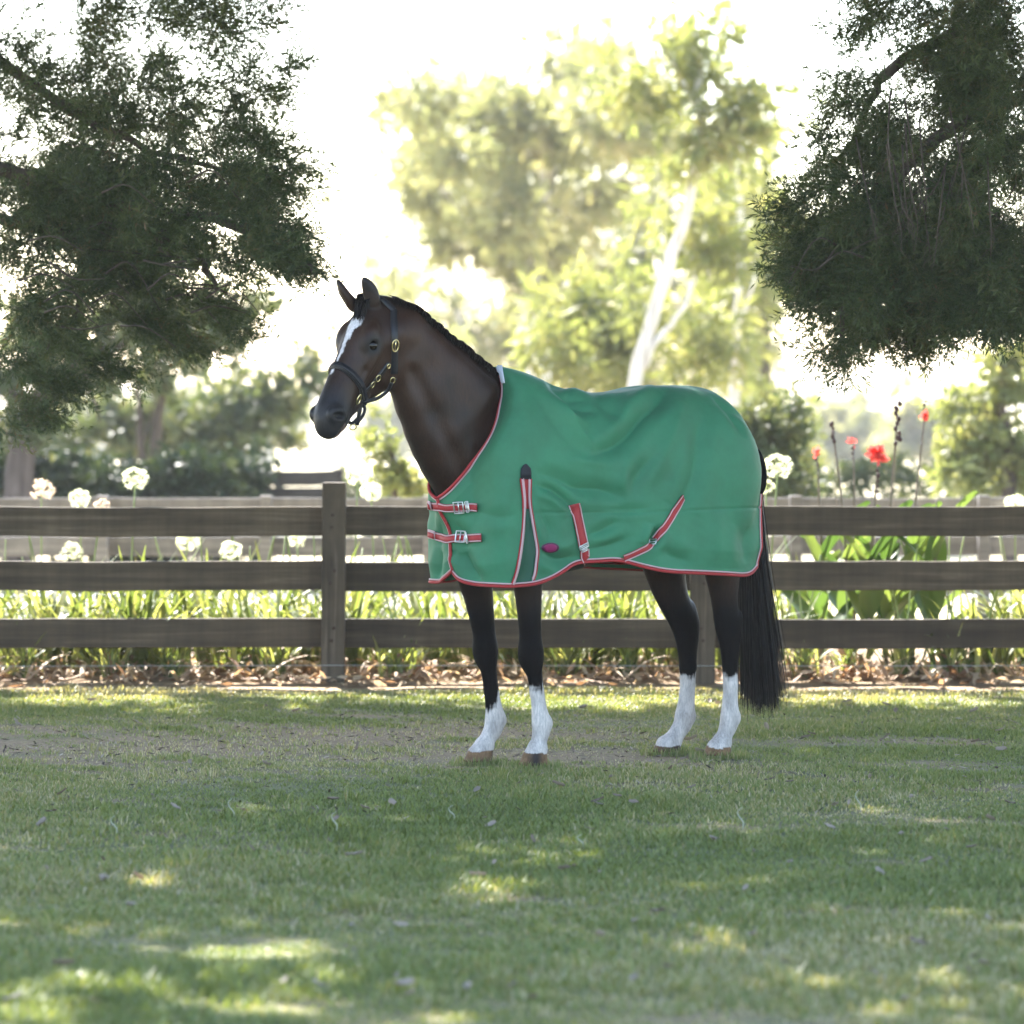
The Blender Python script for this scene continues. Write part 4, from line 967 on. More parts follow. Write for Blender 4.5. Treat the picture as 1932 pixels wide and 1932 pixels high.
# badge: an oval of magenta cloth
q = [(1021 + (1 - math.sqrt(max(0, 1 - ((y - 1033) / 9) ** 2))) * 16, y) for y in np.linspace(1024, 1042, 11)]
patch([(y, 1037.5 - 16.5 * math.sqrt(max(.02, 1 - ((y - 1033) / 9.2) ** 2)), 1037.5 + 16.5 * math.sqrt(max(.02, 1 - ((y - 1033) / 9.2) ** 2))) for y in np.linspace(1024, 1042, 11)], M_PLUM, 'badge', .004)
ov = lambda k: [(y, 1037.5 - 16.5 * k * math.sqrt(max(.02, 1 - ((y - 1033) / (9.2 * k)) ** 2)), 1037.5 + 16.5 * k * math.sqrt(max(.02, 1 - ((y - 1033) / (9.2 * k)) ** 2))) for y in np.linspace(1033 - 9 * k, 1033 + 9 * k, 9)]
patch(ov(.74), M_MAGENTA, 'badge_centre', .0065)
# straps: red webbing with pale edges
def strap(name, pts, wid, n=24, off=.006, edge=True):
    P, Nn = on_path(rug_bvh, pts, n, off); e = empty(name); e.parent = rug
    o = add(name, ribbon(P, Nn, wid, .003), M_RED, rug); bpy.data.objects.remove(e)
    if edge:
        S = unit(np.cross(unit(np.gradient(P, axis=0)), Nn))
        for s in (-1, 1): add('strap_edge', ribbon(P + S * s * (wid / 2 - .0035) + Nn * .0032, Nn, .0050, .0012), M_PIPE, o)
    return o, P, Nn
def buckle(px, py, ang, w, h, parent, r=.0032, off=.010):
    p, n = on(rug_bvh, px, py, off); ex = unit(on(rug_bvh, px + 6 * math.cos(ang), py + 6 * math.sin(ang), off)[0] - p); ex = unit(ex - n * (ex @ n)); ey = np.cross(n, ex)
    c = [p + ex * x + ey * y for x, y in ((-w / 2, -h / 2), (0, -h / 2), (w / 2, -h / 2), (w / 2, 0), (w / 2, h / 2), (0, h / 2), (-w / 2, h / 2), (-w / 2, 0))]
    add('buckle', tube(np.array(c), r, 8, True), M_STEEL, parent)
    add('buckle_bar', tube(np.array([p - ey * h / 2, p, p + ey * h / 2]), r * .8, 6), M_STEEL, parent)
s1, _, _ = strap('chest_strap', [(806, 952), (824, 955), (845, 957), (870, 957), (904, 957)], .034, 30, .012, True)
buckle(868, 956, 0, .040, .046, s1, .0032, .020); buckle(884, 956, 0, .012, .044, s1, .0028, .020)
P, Nn = on_path(rug_bvh, [(806, 951), (820, 952)], 5, .016); add('chest_strap_stitching', ribbon(P, Nn, .034, .003), M_PIPE, s1)
P, Nn = on_path(rug_bvh, [(807, 953), (819, 954)], 5, .0192); add('chest_strap_end', ribbon(P, Nn, .022, .003), M_RED, s1)
s2, _, _ = strap('chest_strap', [(815, 1008), (830, 1012), (846, 1017), (868, 1016), (912, 1014)], .034, 30, .012, True)
buckle(872, 1014, 0, .040, .046, s2, .0032, .020); buckle(888, 1013, 0, .012, .044, s2, .0028, .020)
P, Nn = on_path(rug_bvh, [(815, 1006), (827, 1009)], 5, .016); add('chest_strap_stitching', ribbon(P, Nn, .034, .003), M_PIPE, s2)
P, Nn = on_path(rug_bvh, [(816, 1008), (826, 1011)], 5, .0192); add('chest_strap_end', ribbon(P, Nn, .022, .003), M_RED, s2)
s3, _, _ = strap('belly_strap', [(1083, 950), (1089, 980), (1095, 1008), (1099, 1028)], .050)
buckle(1099, 1030, R(80), .016, .046, s3); buckle(1100, 1036, R(80), .014, .026, s3, .003)
s4, P4, N4 = strap('belly_strap', [(1101, 1037), (1102, 1050), (1103, 1061)], .046, 10)
Pu = smoothpath([P4[-1], P4[-1] + np.array((0, -.06, .004)), np.array((P4[-1][0], 0.0, P4[-1][2] + .004)), np.array((P4[-1][0], -.25, P4[-1][2] + .02))], 16)
add('belly_strap_underside', ribbon(Pu, np.tile((0.0, .3, -1.0), (16, 1)), .038, .003), M_RED, s4)
s5, _, _ = strap('belly_strap', [(1287, 938), (1270, 968), (1252, 997), (1237, 1019)], .033)
buckle(1233, 1024, R(120), .022, .030, s5)
s6, P6, N6 = strap('belly_strap', [(1228, 1029), (1212, 1037), (1194, 1045), (1176, 1053)], .030, 16)
Pu = smoothpath([P6[-1], P6[-1] + np.array((.03, -.06, .004)), np.array((P6[-1][0] + .08, 0.0, P6[-1][2] + .006)), np.array((P6[-1][0] + .15, -.25, P6[-1][2] + .02))], 16)
add('belly_strap_underside', ribbon(Pu, np.tile((0.0, .3, -1.0), (16, 1)), .026, .003), M_RED, s6)
# tail flap: cloth over the dock, its far-side shade put into the black colour
tf = []
for z_, x_, w_ in [(1.345, -.715, .14), (1.31, -.755, .15), (1.26, -.784, .155), (1.20, -.796, .155), (1.14, -.797, .150), (1.10, -.790, .12)]:
    for a in np.linspace(-1, 1, 9): tf.append((x_ + .035 * a * a, w_ * a, z_))
o = link('tail_flap', np_mesh('tail_flap', np.array(tf), gridfaces(6, 9)), M_BLACKCL, rug); s = o.modifiers.new('t', 'SOLIDIFY'); s.thickness = .006
ss = o.modifiers.new('s', 'SUBSURF'); ss.levels = 2; ss.render_levels = 2

# ------------------------------------------------------------------ head collar
M_LEATHER = plain('black_leather', (0.014, 0.014, 0.017), .35, var=.25, nscale=60, bumpk=.15, bdist=.002, spec=.3)
M_BRASS = plain('brass_fitting', (0.62, 0.50, 0.26), .25, .95, nscale=80, bumpk=.05)
halter = empty('head_collar', tuple(L2W(np.zeros(3))), YAW + math.pi)
tag(halter, 'black leather head collar with brass fittings worn by the bay horse', 'head collar')
def on_head(px, py, off): return on(horse_bvh, px, py, off)
def hpath(pts, n, off=.003): return on_path(horse_bvh, pts, n, off)
# noseband: a loop round the nose, found by looking in from all sides
def loop(xh, tilt, n=40, off=.004, drop=0.0):
    P, Nn = [], []
    for a in np.linspace(0, 2 * np.pi, n, endpoint=False):
        zc = -.085; c = np.array((xh + tilt * 0, 0, zc)); d = np.array((math.cos(a) * tilt, math.sin(a), math.cos(a)))
        o_ = Vector(H2W(c + d * .35)); t_ = Vector(H2W(c)); h = horse_bvh.ray_cast(o_, (t_ - o_).normalized())
        if h[0] is None: continue
        w = np.array(h[0]) + np.array(h[1]) * off; P.append(W2L(w)); Nn.append(unit(W2L(w + np.array(h[1])) - W2L(w)))
    P, Nn = np.array(P), np.array(Nn)
    for k in range(3): P = (np.roll(P, 1, 0) + 2 * P + np.roll(P, -1, 0)) / 4; Nn = unit(np.roll(Nn, 1, 0) + Nn + np.roll(Nn, -1, 0))
    return np.vstack([P, P[:2]]), np.vstack([Nn, Nn[:2]])
NBX, NBT = .345, -.25
P, Nn = loop(NBX, NBT); nb = add('noseband', ribbon(P, Nn, .032, .005), M_LEATHER, halter)
P2, N2 = loop(NBX, NBT, off=.009); add('noseband_padding', ribbon(P2, N2, .014, .004), M_LEATHER, nb)
HCH = [(742, 584), (743, 610), (744, 640), (744, 670), (743, 705)]
P, Nn = hpath(HCH, 30, .004); ck = add('cheek_strap', ribbon(P, Nn, .028, .004), M_LEATHER, halter)
p, n_ = on_head(744, 651, .012); ex = unit(np.cross(n_, (0, 0, 1.0))); ey = np.cross(n_, ex)
def ringat(p, n_, rx, ry, r, name, parent, m=None, sides=20):
    ex = unit(np.cross(n_, (0, 0, 1.0))); ey = np.cross(n_, ex)
    c = np.array([p + ex * rx * math.cos(a) + ey * ry * math.sin(a) for a in np.linspace(0, 2 * np.pi, sides, endpoint=False)])
    add(name, tube(c, r, 8, True), m or M_BRASS, parent)
ringat(p, n_, .014, .025, .0035, 'buckle', ck)
add('buckle_tongue', tube(np.array([p - ey * .025, p + ey * .024]), .0028, 6), M_BRASS, ck)
# crown piece over the poll, behind the ears
def crown():
    base = on_head(742, 586, .004)[0]; Q = []
    c = W2L(H2W(np.array((-.035, 0, -.10))))
    b0 = W2H(L2W(base)); a0 = math.atan2(b0[1], b0[2] + .10)
    P, Nn = [base], [on_head(742, 586, .004)[1]]
    for a in np.linspace(a0, -a0, 24)[1:]:
        f = abs(a) / a0; d = np.array((0, math.sin(a), math.cos(a))); cc = np.array((b0[0] * f + (-.035) * (1 - f), 0, -.10))
        o_ = Vector(H2W(cc + d * .3)); t_ = Vector(H2W(cc)); h = horse_bvh.ray_cast(o_, (t_ - o_).normalized())
        if h[0] is None: continue
        if (h[0] - t_).length > .155: continue
        w = np.array(h[0]) + np.array(h[1]) * .006; P.append(W2L(w)); Nn.append(unit(W2L(w + np.array(h[1])) - W2L(w)))
    return smoothpath(np.array(P), 40), unit(smoothpath(np.array(Nn), 40))
P, Nn = crown(); add('crown_piece', ribbon(P, Nn, .026, .004), M_LEATHER, halter)
# side ring by the corner of the mouth, jaw strap up to the cheek ring, throat strap below
side = W2H(L2W(on_head(672, 752, 0)[0]))
p, n_ = on_head(674, 752, .008); ringat(p, n_, .016, .022, .0036, 'side_ring', halter); sidep = p
p2, n2 = on_head(739, 716, .010); ringat(p2, n2, .010, .014, .0034, 'cheek_ring', halter)
P, Nn = hpath([(678, 747), (697, 727), (716, 706), (733, 684)], 20, .004); jw = add('jaw_strap', ribbon(P, Nn, .020, .004), M_LEATHER, halter)
for a in ((700, 724), (711, 712)):
    p, n_ = on_head(*a, .010); ringat(p, n_, .011, .014, .003, 'buckle', jw)
p, n_ = on_head(731, 690, .010); ringat(p, n_, .007, .009, .003, 'stud', jw)
# throat strap sags from the cheek ring under the jaw to the chin strap; chin strap hangs with its ring
def hang(pts, n): return smoothpath(np.array([W2L(PX(a, b, yy)) for a, b, yy in pts]), n)
yj = L2W(p2)[1]; ys = L2W(sidep)[1]
P = hang([(739, 722, yj), (730, 738, yj + .02), (712, 751, yj * .6 + ys * .4 + .03), (692, 757, ys + .05), (680, 760, ys + .04)], 24)
add('throat_strap', ribbon(P, np.tile(unit(n2), (24, 1)), .016, .004), M_LEATHER, halter)
P = hang([(680, 760, ys + .04), (678, 776, ys + .04), (675, 792, ys + .045), (673, 802, ys + .05)], 14)
cs = add('chin_strap', ribbon(P, np.tile(unit(n2), (14, 1)), .018, .004), M_LEATHER, halter)
P = hang([(681, 762, ys + .05), (688, 770, ys + .06), (684, 784, ys + .06), (675, 796, ys + .055)], 14); add('chin_strap', ribbon(P, np.tile(unit(n2), (14, 1)), .014, .004), M_LEATHER, halter)
P = hang([(673, 790, ys + .05), (664, 798, ys + .04), (655, 794, ys + .05)], 12); add('chin_strap', ribbon(P, np.tile(unit(n2), (12, 1)), .016, .004), M_LEATHER, halter)
ringat(W2L(PX(666, 806, ys + .045)), unit(n2), .014, .012, .003, 'lead_ring', halter)
# ------------------------------------------------------------------ garden and paddock trees beyond the fence
def bgtree(name, label, y, trunks, blobs, bark, leafm, templ, size, seed, droop=(0, 0, -.5), group=None, spread=.6, dens=.50):
    r = np.random.default_rng(seed); P, C = blob_points(blobs, r, dens, 7)
    cr = scatter(templ, P, rotmats(len(P), droop, spread, r), size * r.uniform(.7, 1.3, len(P)), r, np.clip(r.normal(.5, .25, len(P)), 0, 1))
    b = np.array(PX(trunks[0][0][0][0], 0, y)); b[2] = gz(y)
    tk = []
    for pts, r0, rr1 in trunks:
        q = [PX(p[0], p[1], y + (p[2] if len(p) > 2 else 0)) for p in pts]
        if pts is trunks[0][0]: q[0][2] = gz(y) - .1
        tk.append(limb(q, r0, rr1, 18, 9, .01, r))
    return tree(name, label, 'tree', b, tk, cr, bark, leafm, group)
# leaning white gum right of the horse's back
yg = 30.0
bgtree('gum_tree', 'leaning white trunked gum rising behind the green rug', yg, [([(1150, 1000), (1195, 720), (1225, 620), (1262, 500), (1290, 420), (1308, 330), (1320, 200), (1312, 60)], .085, .045), ([(1208, 700), (1240, 640), (1285, 588), (1310, 520)], .05, .012), ([(1290, 420), (1240, 360), (1160, 330)], .02, .008), ([(1308, 330), (1370, 250), (1420, 160)], .03, .01), ([(1318, 210), (1270, 120), (1230, 60)], .03, .01)],
       [(1090, 590, yg + 2, 80, 60, 85), (1060, 650, yg + 1, 60, 45, 45), (1130, 640, yg + 2, 70, 50, 65), (1200, 520, yg + 1, 60, 60, 45), (1310, 560, yg + 3, 50, 50, 40), (1375, 440, yg + 2, 60, 90, 85), (1340, 360, yg + 3, 90, 40, 60), (1260, 450, yg + 2, 50, 40, 30), (1170, 560, yg + 2, 60, 60, 44), (1350, 640, yg + 2, 80, 70, 60), (1250, 640, yg + 2, 60, 60, 40), (1100, 690, yg + 1, 90, 30, 44),
        (1340, 240, yg, 110, 60, 90), (1240, 130, yg, 110, 60, 85), (1400, 150, yg, 80, 60, 60), (1300, 50, yg, 130, 50, 80)], M_GUM, M_LIME, GUMT, .42, 5)
bgtree('gum_tree', 'slim brown trunked gum behind the croup of the rugged horse', yg + 5, [([(1390, 960), (1388, 800), (1385, 700), (1390, 600), (1400, 500), (1395, 380), (1400, 200)], .075, .03), ([(1390, 620), (1420, 540), (1432, 470)], .03, .01), ([(1388, 780), (1405, 650), (1412, 640)], .03, .01)],
       [(1400, 560, yg + 6, 60, 60, 60), (1380, 470, yg + 6, 50, 60, 44), (1430, 430, yg + 7, 60, 60, 60), (1400, 660, yg + 6, 40, 50, 30), (1440, 760, yg + 6, 70, 60, 90), (1470, 830, yg + 5, 60, 50, 70), (1400, 320, yg + 7, 80, 50, 60), (1420, 220, yg + 7, 60, 50, 44)], M_GUM, M_LIME, GUMT, .42, 6)
bgtree('gum_tree', 'dark trunked gum standing behind the slim brown gum', yg + 9, [([(1450, 960), (1446, 760), (1440, 640), (1446, 520), (1440, 400), (1450, 250)], .11, .04)],
       [(1450, 520, yg + 9, 30, 40, 24), (1470, 400, yg + 9, 60, 60, 50), (1430, 350, yg + 9, 60, 40, 40), (1430, 800, yg + 10, 60, 60, 60)], M_BARK, M_LIME, GUMT, .45, 7)
# big grey-green gum filling the sky above the neck
yb = 62.0
rg = np.random.default_rng(404); GUMB = [(800, 345, 50, 26, 50, 0), (860, 375, 60, 44, 80, 2), (850, 430, 36, 26, 36, 0), (960, 370, 70, 50, 110, -2), (950, 450, 60, 36, 66, 0), (1050, 350, 70, 40, 90, 3), (1040, 430, 44, 44, 50, 0), (1150, 350, 70, 34, 80, 0), (1000, 500, 44, 34, 40, 0), (985, 550, 30, 30, 24, 0), (890, 480, 26, 20, 14, 0), (1110, 410, 44, 30, 36, 2), (760, 520, 34, 24, 18, 6), (870, 610, 26, 20, 12, 6), (940, 560, 24, 20, 12, 6)]
for k in range(30):     # upper crown: loose pads of leaves on spreading branches
    px_, py_ = rg.uniform(720, 1270), rg.uniform(90, 330)
    if py_ < 150 and not 820 < px_ < 1180: continue
    GUMB.append((px_, py_, rg.uniform(30, 62), rg.uniform(18, 34), int(rg.uniform(22, 60)), rg.uniform(-4, 4)))
bgtree('gum_tree', 'tall grey green gum with drooping crown above the bay neck', yb, [([(1010, 900), (1015, 700), (1000, 560), (1020, 420), (1040, 300)], .35, .15), ([(1005, 560), (930, 470), (860, 400), (800, 350)], .14, .04), ([(1020, 440), (1100, 380), (1180, 340)], .14, .04), ([(1040, 300), (1000, 210), (900, 160)], .12, .03), ([(1040, 300), (1110, 220), (1200, 190)], .12, .03), ([(860, 400), (800, 300), (770, 240)], .08, .03)],
       [(*b[:2], yb + b[5], *b[2:5]) for b in GUMB], M_GUM, M_GUML, GUMT, .60, 8, dens=.68)
bgtree('gum_tree', 'pale distant gum filling the gap between white gum and horse neck', 84.0, [([(860, 900), (855, 760), (870, 640), (850, 540)], .25, .08), ([(865, 660), (930, 600), (960, 560)], .1, .03)],
       [(760, 520, 84.0, 50, 34, 44), (860, 600, 84.0, 60, 40, 50), (940, 570, 84.0, 60, 50, 60), (980, 640, 84.0, 60, 60, 80), (900, 690, 84.0, 60, 40, 50), (1010, 580, 84.0, 50, 50, 60), (700, 440, 84.0, 30, 24, 14), (640, 350, 84.0, 26, 24, 12)], M_GUM, M_GUML, GUMT, .60, 88, dens=.75)
bgtree('gum_tree', 'pale distant gum row crown behind the leaning white gum', 90.0, [([(1180, 900), (1184, 700), (1170, 560), (1190, 440)], .3, .1), ([(1320, 900), (1322, 700), (1330, 520)], .2, .08)],
       [(1060, 560, 90.0, 70, 60, 110), (1150, 500, 90.0, 80, 70, 140), (1240, 560, 90.0, 80, 90, 150), (1330, 520, 90.0, 80, 90, 150), (1420, 560, 90.0, 60, 90, 110), (1120, 660, 90.0, 100, 50, 120), (1260, 690, 90.0, 100, 40, 110), (1400, 690, 90.0, 80, 50, 100), (1230, 400, 90.0, 90, 60, 110), (1370, 380, 90.0, 80, 70, 100), (1300, 280, 90.0, 120, 60, 110), (1460, 480, 90.0, 30, 60, 30)], M_GUM, M_GUML, GUMT, .65, 89, dens=.75)
# dark tree on the left beyond the fence
yl = 22.0
bgtree('paddock_tree', 'dark leaning tree with forked trunk in the paddock behind the left rails', yl, [([(30, 1010), (42, 860), (62, 780), (100, 725), (150, 690), (230, 640), (290, 540), (305, 450)], .15, .05), ([(62, 780), (30, 740), (-40, 700)], .07, .03), ([(150, 690), (180, 760), (190, 800)], .03, .01), ([(10, 815), (30, 838), (42, 855)], .025, .03)],
       [(70, 700, yl, 90, 50, 70), (120, 620, yl, 110, 60, 80), (230, 600, yl, 90, 50, 60), (290, 520, yl, 60, 70, 60), (330, 600, yl, 60, 40, 34), (180, 680, yl, 70, 24, 30), (30, 770, yl, 60, 50, 50), (230, 450, yl, 80, 60, 60), (420, 590, yl, 60, 34, 40), (460, 550, yl, 40, 20, 18), (390, 640, yl, 60, 20, 18)], M_BARK, M_OLIVE, BUSH, .32, 9)
for nm, lab, xx, bl in (('paddock_tree', 'thin upright sapling with forked stem between dark tree and hedge', 262, [([(268, 1010), (266, 860), (262, 780), (262, 740), (258, 690)], .045, .02), ([(266, 840), (285, 790), (290, 740)], .018, .008)]), ('paddock_tree', 'taller thin dark stemmed sapling beside the forked sapling', 300, [([(288, 1010), (294, 860), (302, 760), (312, 680), (318, 630), (316, 560)], .065, .028)])):
    bgtree(nm, lab, 26.0, bl, [(xx, 700, 26.0, 40, 40, 12), (xx + 30, 640, 26.0, 50, 40, 16), (xx + 60, 580, 26.0, 60, 36, 18)], M_BARK, M_OLIVE, BUSH, .32, 10 + xx)
bgtree('paddock_tree', 'round olive tree with bare stems beyond the dark fence', 34.0, [([(250, 1000), (240, 880), (215, 820), (190, 770)], .09, .02), ([(245, 890), (275, 830), (290, 770)], .05, .02), ([(400, 900), (380, 830), (370, 780)], .05, .02)],
       [(210, 790, 34.0, 70, 40, 90), (290, 800, 34.0, 60, 44, 90), (370, 780, 34.0, 70, 44, 100), (450, 770, 34.0, 60, 40, 80), (500, 800, 34.0, 40, 36, 40), (400, 830, 34.0, 60, 26, 40), (530, 740, 34.0, 50, 26, 34), (560, 710, 34.0, 30, 14, 12), (590, 640, 34.0, 24, 30, 10), (540, 700, 34.0, 24, 14, 10)], M_BARK, M_OLIVE, BUSH, .42, 31)
# far line of paddock trees
for k, (px, py, rx, ry, n, yy, lab) in enumerate([(150, 775, 90, 40, 90, 190, 'pale far tree beyond the white shed'), (330, 760, 100, 34, 100, 230, 'pale far tree behind the round olive tree'), (500, 770, 90, 40, 100, 210, 'pale far tree left of the horse muzzle'), (740, 790, 70, 30, 60, 240, 'pale far tree under the horse throat'),
                                                  (1600, 800, 120, 30, 100, 200, 'pale far tree behind the canna flowers'), (1760, 790, 90, 40, 90, 170, 'pale far tree right of the canna flowers')]):
    bgtree('far_tree', lab, yy, [([(px, 880), (px + 4, py + 10), (px, py)], .25, .1)], [(px - rx * .4, py + 6, yy, rx * .5, ry, n), (px + rx * .3, py, yy, rx * .6, ry * 1.1, n), (px, py - ry * .4, yy, rx * .4, ry * .6, n // 2)], M_BARK, M_GUML, BUSH, 1.6, 60 + k)
# right-hand shrubs and trees
bgtree('garden_tree', 'bushy olive tree at the edge behind the right rails', 20.0, [([(1905, 1010), (1900, 850), (1890, 760), (1900, 680)], .08, .03)], [(1860, 800, 20.0, 70, 60, 130), (1910, 720, 20.0, 60, 60, 110), (1800, 840, 20.0, 60, 50, 80), (1920, 860, 20.0, 60, 60, 90), (1870, 900, 20.0, 60, 40, 60), (1930, 660, 20.0, 40, 40, 40), (1790, 760, 20.0, 30, 24, 20)], M_BARK, M_LIME, BUSH, .26, 71)
bgtree('garden_shrub', 'green shrub beside the tail end of the rug', 17.0, [([(1440, 1010), (1442, 900), (1450, 820)], .05, .02)], [(1430, 830, 17.0, 50, 60, 80), (1470, 790, 17.0, 50, 50, 70), (1450, 880, 17.0, 60, 50, 80), (1400, 770, 17.0, 36, 36, 34), (1520, 900, 17.0, 50, 30, 40)], M_BARK, M_OLIVE, BUSH, .22, 72)
bgtree('garden_shrub', 'yellow green shrub behind the horse chest and fence post', 15.0, [([(745, 1010), (742, 900), (735, 840)], .04, .015)], [(735, 850, 15.0, 36, 40, 46), (765, 880, 15.0, 34, 40, 46), (720, 900, 15.0, 34, 30, 30), (710, 820, 15.0, 18, 24, 12), (700, 760, 15.0, 10, 16, 4)], M_BARK, M_LIME, BUSH, .16, 73)
# hedge behind the dark fence
def hedge(name, label, px0, px1, y, pt, pb, n, seed, leafm=M_HEDGE, size=.22):
    r = np.random.default_rng(seed); s = FPX / (CAM_D + y); x0, x1 = (px0 - 966) / s, (px1 - 966) / s; zt_ = CAM_H - (pt - 770) / s; zb = float(gz(y)) - .02
    P = np.stack([r.uniform(x0, x1, n), y + r.uniform(-.5, .5, n), zb + (zt_ - zb) * r.uniform(0, 1, n) ** .8], -1); P[:, 2] += .10 * np.sin(P[:, 0] * 2.1) + .05 * np.sin(P[:, 0] * 5.3)
    V, F, T = scatter(BUSH, P, rotmats(n, (0, -.2, .4), .7, r), size * r.uniform(.7, 1.3, n), r, np.clip(r.normal(.45, .3, n), 0, 1))
    h = empty(name, ((x0 + x1) / 2, y, zb)); tag(h, label, 'hedge'); off = np.array(h.location)
    link('foliage', np_mesh('foliage', V - off, F, False, T), leafm, h)
    k = max(3, int((x1 - x0) / 1.2)); st = [limb([(x, y, zb - .05), (x + .05, y, zb + .4)], .03, .015, 4, 6) for x in np.linspace(x0 + .3, x1 - .3, k)]
    V, F = cat_mesh(st); link('stems', np_mesh('stems', V - off, F), M_BARK, h)
hedge('hedge', 'clipped dark green hedge beside the short dark board fence', -700, 500, 24.0, 872, 960, 4200, 81)
hedge('hedge', 'grey green hedge beyond the canna lilies', 1400, 2700, 27.0, 905, 960, 1100, 82, M_OLIVE)
hedge('hedge', 'low green hedge behind the chest and rug', 640, 1400, 28.0, 915, 960, 700, 83, M_OLIVE)
# white shed in the dip of the far paddock
M_WHITE = plain('white_weatherboard', (.78, .79, .80), .6, var=.04); M_SLATE = plain('blue_grey_roof', (.20, .24, .30), .5, var=.1); M_DARKOP = plain('dark_opening', (.03, .03, .035), .6)
ys_ = 205.0; ss_ = FPX / (CAM_D + ys_); zb = float(gz(ys_)); xa = (62 - 966) / ss_; xb = (205 - 966) / ss_; wsh = xb - xa
sh = empty('shed', ((xa + xb) / 2, ys_, zb)); tag(sh, 'small white shed with blue grey side in the far paddock', 'shed')
hz_ = CAM_H - (822 - 770) / ss_ - zb
add0 = lambda n, VF, m, p: link(n, np_mesh(n, VF[0], VF[1], False), m, p)
add0('wall', box((-wsh * .22, 0, hz_ * .42), (wsh * .56, 3.0, hz_ * .84)), M_WHITE, sh); add0('lean_to', box((wsh * .28, .2, hz_ * .36), (wsh * .44 - .01, 2.6, hz_ * .72)), M_SLATE, sh)
rf = np.array([(-wsh * .53, -1.7, hz_ * .84), (wsh * .09, -1.7, hz_ * .84), (wsh * .09, 1.7, hz_ * .84), (-wsh * .53, 1.7, hz_ * .84), (-wsh * .53, 0, hz_ * 1.12), (wsh * .09, 0, hz_ * 1.12)])
link('roof', np_mesh('roof', rf, [np.array([(0, 1, 5, 4), (2, 3, 4, 5), (0, 3, 2, 1)]), np.array([(0, 4, 3), (1, 2, 5)])], False), M_SLATE, sh)
add0('door', box((-wsh * .25, -1.52, hz_ * .33), (wsh * .14, .05, hz_ * .62)), M_DARKOP, sh)

# ------------------------------------------------------------------ flower bed
M_STRAP = leafmat('strap_leaf', [(0, (.070, .100, .038)), (.5, (.14, .175, .070)), (.8, (.27, .29, .14)), (1, (.47, .44, .27))], .45, .45, (1.3, 1.25, .5))
M_DRYL = leafmat('dry_leaf', [(0, (.20, .11, .060)), (.5, (.42, .29, .19)), (1, (.64, .54, .40))], .3, .7, (1.2, 1.0, .7))
M_STEM = plain('green_stem', (.20, .26, .08), .5, var=.2)
M_UMBEL = leafmat('white_floret', [(0, (.55, .62, .30)), (.5, (.74, .76, .55)), (1, (.82, .82, .76))], .4, .6, (1.1, 1.1, .9))
M_UMBELDRY = leafmat('faded_floret', [(0, (.55, .42, .30)), (.5, (.70, .58, .46)), (1, (.80, .72, .62))], .4, .6, (1.1, 1.0, .9))
def blade(base, az, L, w, lean, r, n=6, curl=1.0):
    """arching strap leaf"""
    t = np.linspace(0, 1, n); a = lean + curl * t ** 1.5 * 1.5; dx = np.sin(a); dz_ = np.cos(a)
    rr = np.concatenate([[0], np.cumsum((dx[1:] + dx[:-1]) / 2)]) * L / (n - 1); zz = np.concatenate([[0], np.cumsum((dz_[1:] + dz_[:-1]) / 2)]) * L / (n - 1)
    c, s = math.cos(az), math.sin(az); p = np.stack([base[0] + rr * c, base[1] + rr * s, np.maximum(base[2] + zz, base[2] + .01)], -1)
    side = np.array((-s, c, 0)) ; ww = w * np.interp(t, [0, .2, .7, 1], [.7, 1, .8, .05])[:, None] / 2
    V = np.stack([p - side * ww, p + side * ww + np.array((0, 0, .15)) * ww], 1).reshape(-1, 3)
    return V, np.array([(2 * i, 2 * i + 1, 2 * i + 3, 2 * i + 2) for i in range(n - 1)])
def clump(r, n, Lr, w, spread, lean=(.05, .6), curl=(.5, 1.2)):
    parts, T = [], []
    for i in range(n):
        az = r.uniform(0, 6.283); V, F = blade((r.normal() * spread, r.normal() * spread, 0), az, r.uniform(*Lr), w * r.uniform(.7, 1.2), r.uniform(*lean), r, 6, r.uniform(*curl)); parts.append((V, F)); T.append(np.full(len(V), r.uniform()))
    V, F = cat_mesh(parts); return V, F, np.concatenate(T)
def umbel(r, rad, n=70):
    """globe of small lily florets on spokes"""
    V, F, T = [], [], []; m = 0
    for i in range(n):
        d = unit(r.normal(size=3)); d[2] = d[2] if d[2] > -.75 else -d[2]; L = rad * r.uniform(.72, 1.0); s = unit(np.cross(d, r.normal(size=3))); u = np.cross(d, s)
        sp = s * .0018; V += [sp, -sp, d * L * .8 - sp, d * L * .8 + sp]; F.append((m, m + 1, m + 2, m + 3)); T += [.0] * 4; m += 4
        for k in range(5):
            a = k * 1.2566 + r.uniform(); q = s * math.cos(a) + u * math.sin(a); w = np.cross(d, q); tip = d * L * 1.0 + q * rad * .20
            V += [d * L * .75, d * L * .9 + q * rad * .10 + w * rad * .055, tip, d * L * .9 + q * rad * .10 - w * rad * .055]; F.append((m, m + 1, m + 2, m + 3)); T += [r.uniform(.4, 1)] * 4; m += 4
    return np.array(V), np.array(F), np.array(T)
r5 = np.random.default_rng(55)
CL = [np_mesh('strap_leaves', *(lambda a: (a[0], a[1], True, a[2]))(clump(r5, 44, (.40, .68), .030, .07, (.02, .55), (.35, 1.1)))) for _ in range(4)]
CLD = [np_mesh('dry_leaves', *(lambda a: (a[0], a[1], True, a[2]))(clump(r5, 46, (.14, .40), .030, .14, (.6, 1.5), (.6, 1.6)))) for _ in range(3)]
for m_ in CL: m_.materials.append(M_STRAP)
for m_ in CLD: m_.materials.append(M_DRYL)
UM = [np_mesh('flower_head', *(lambda a: (a[0], a[1], False, a[2]))(umbel(r5, 1.0))) for _ in range(3)]
for m_ in UM: m_.materials.append(M_UMBEL)
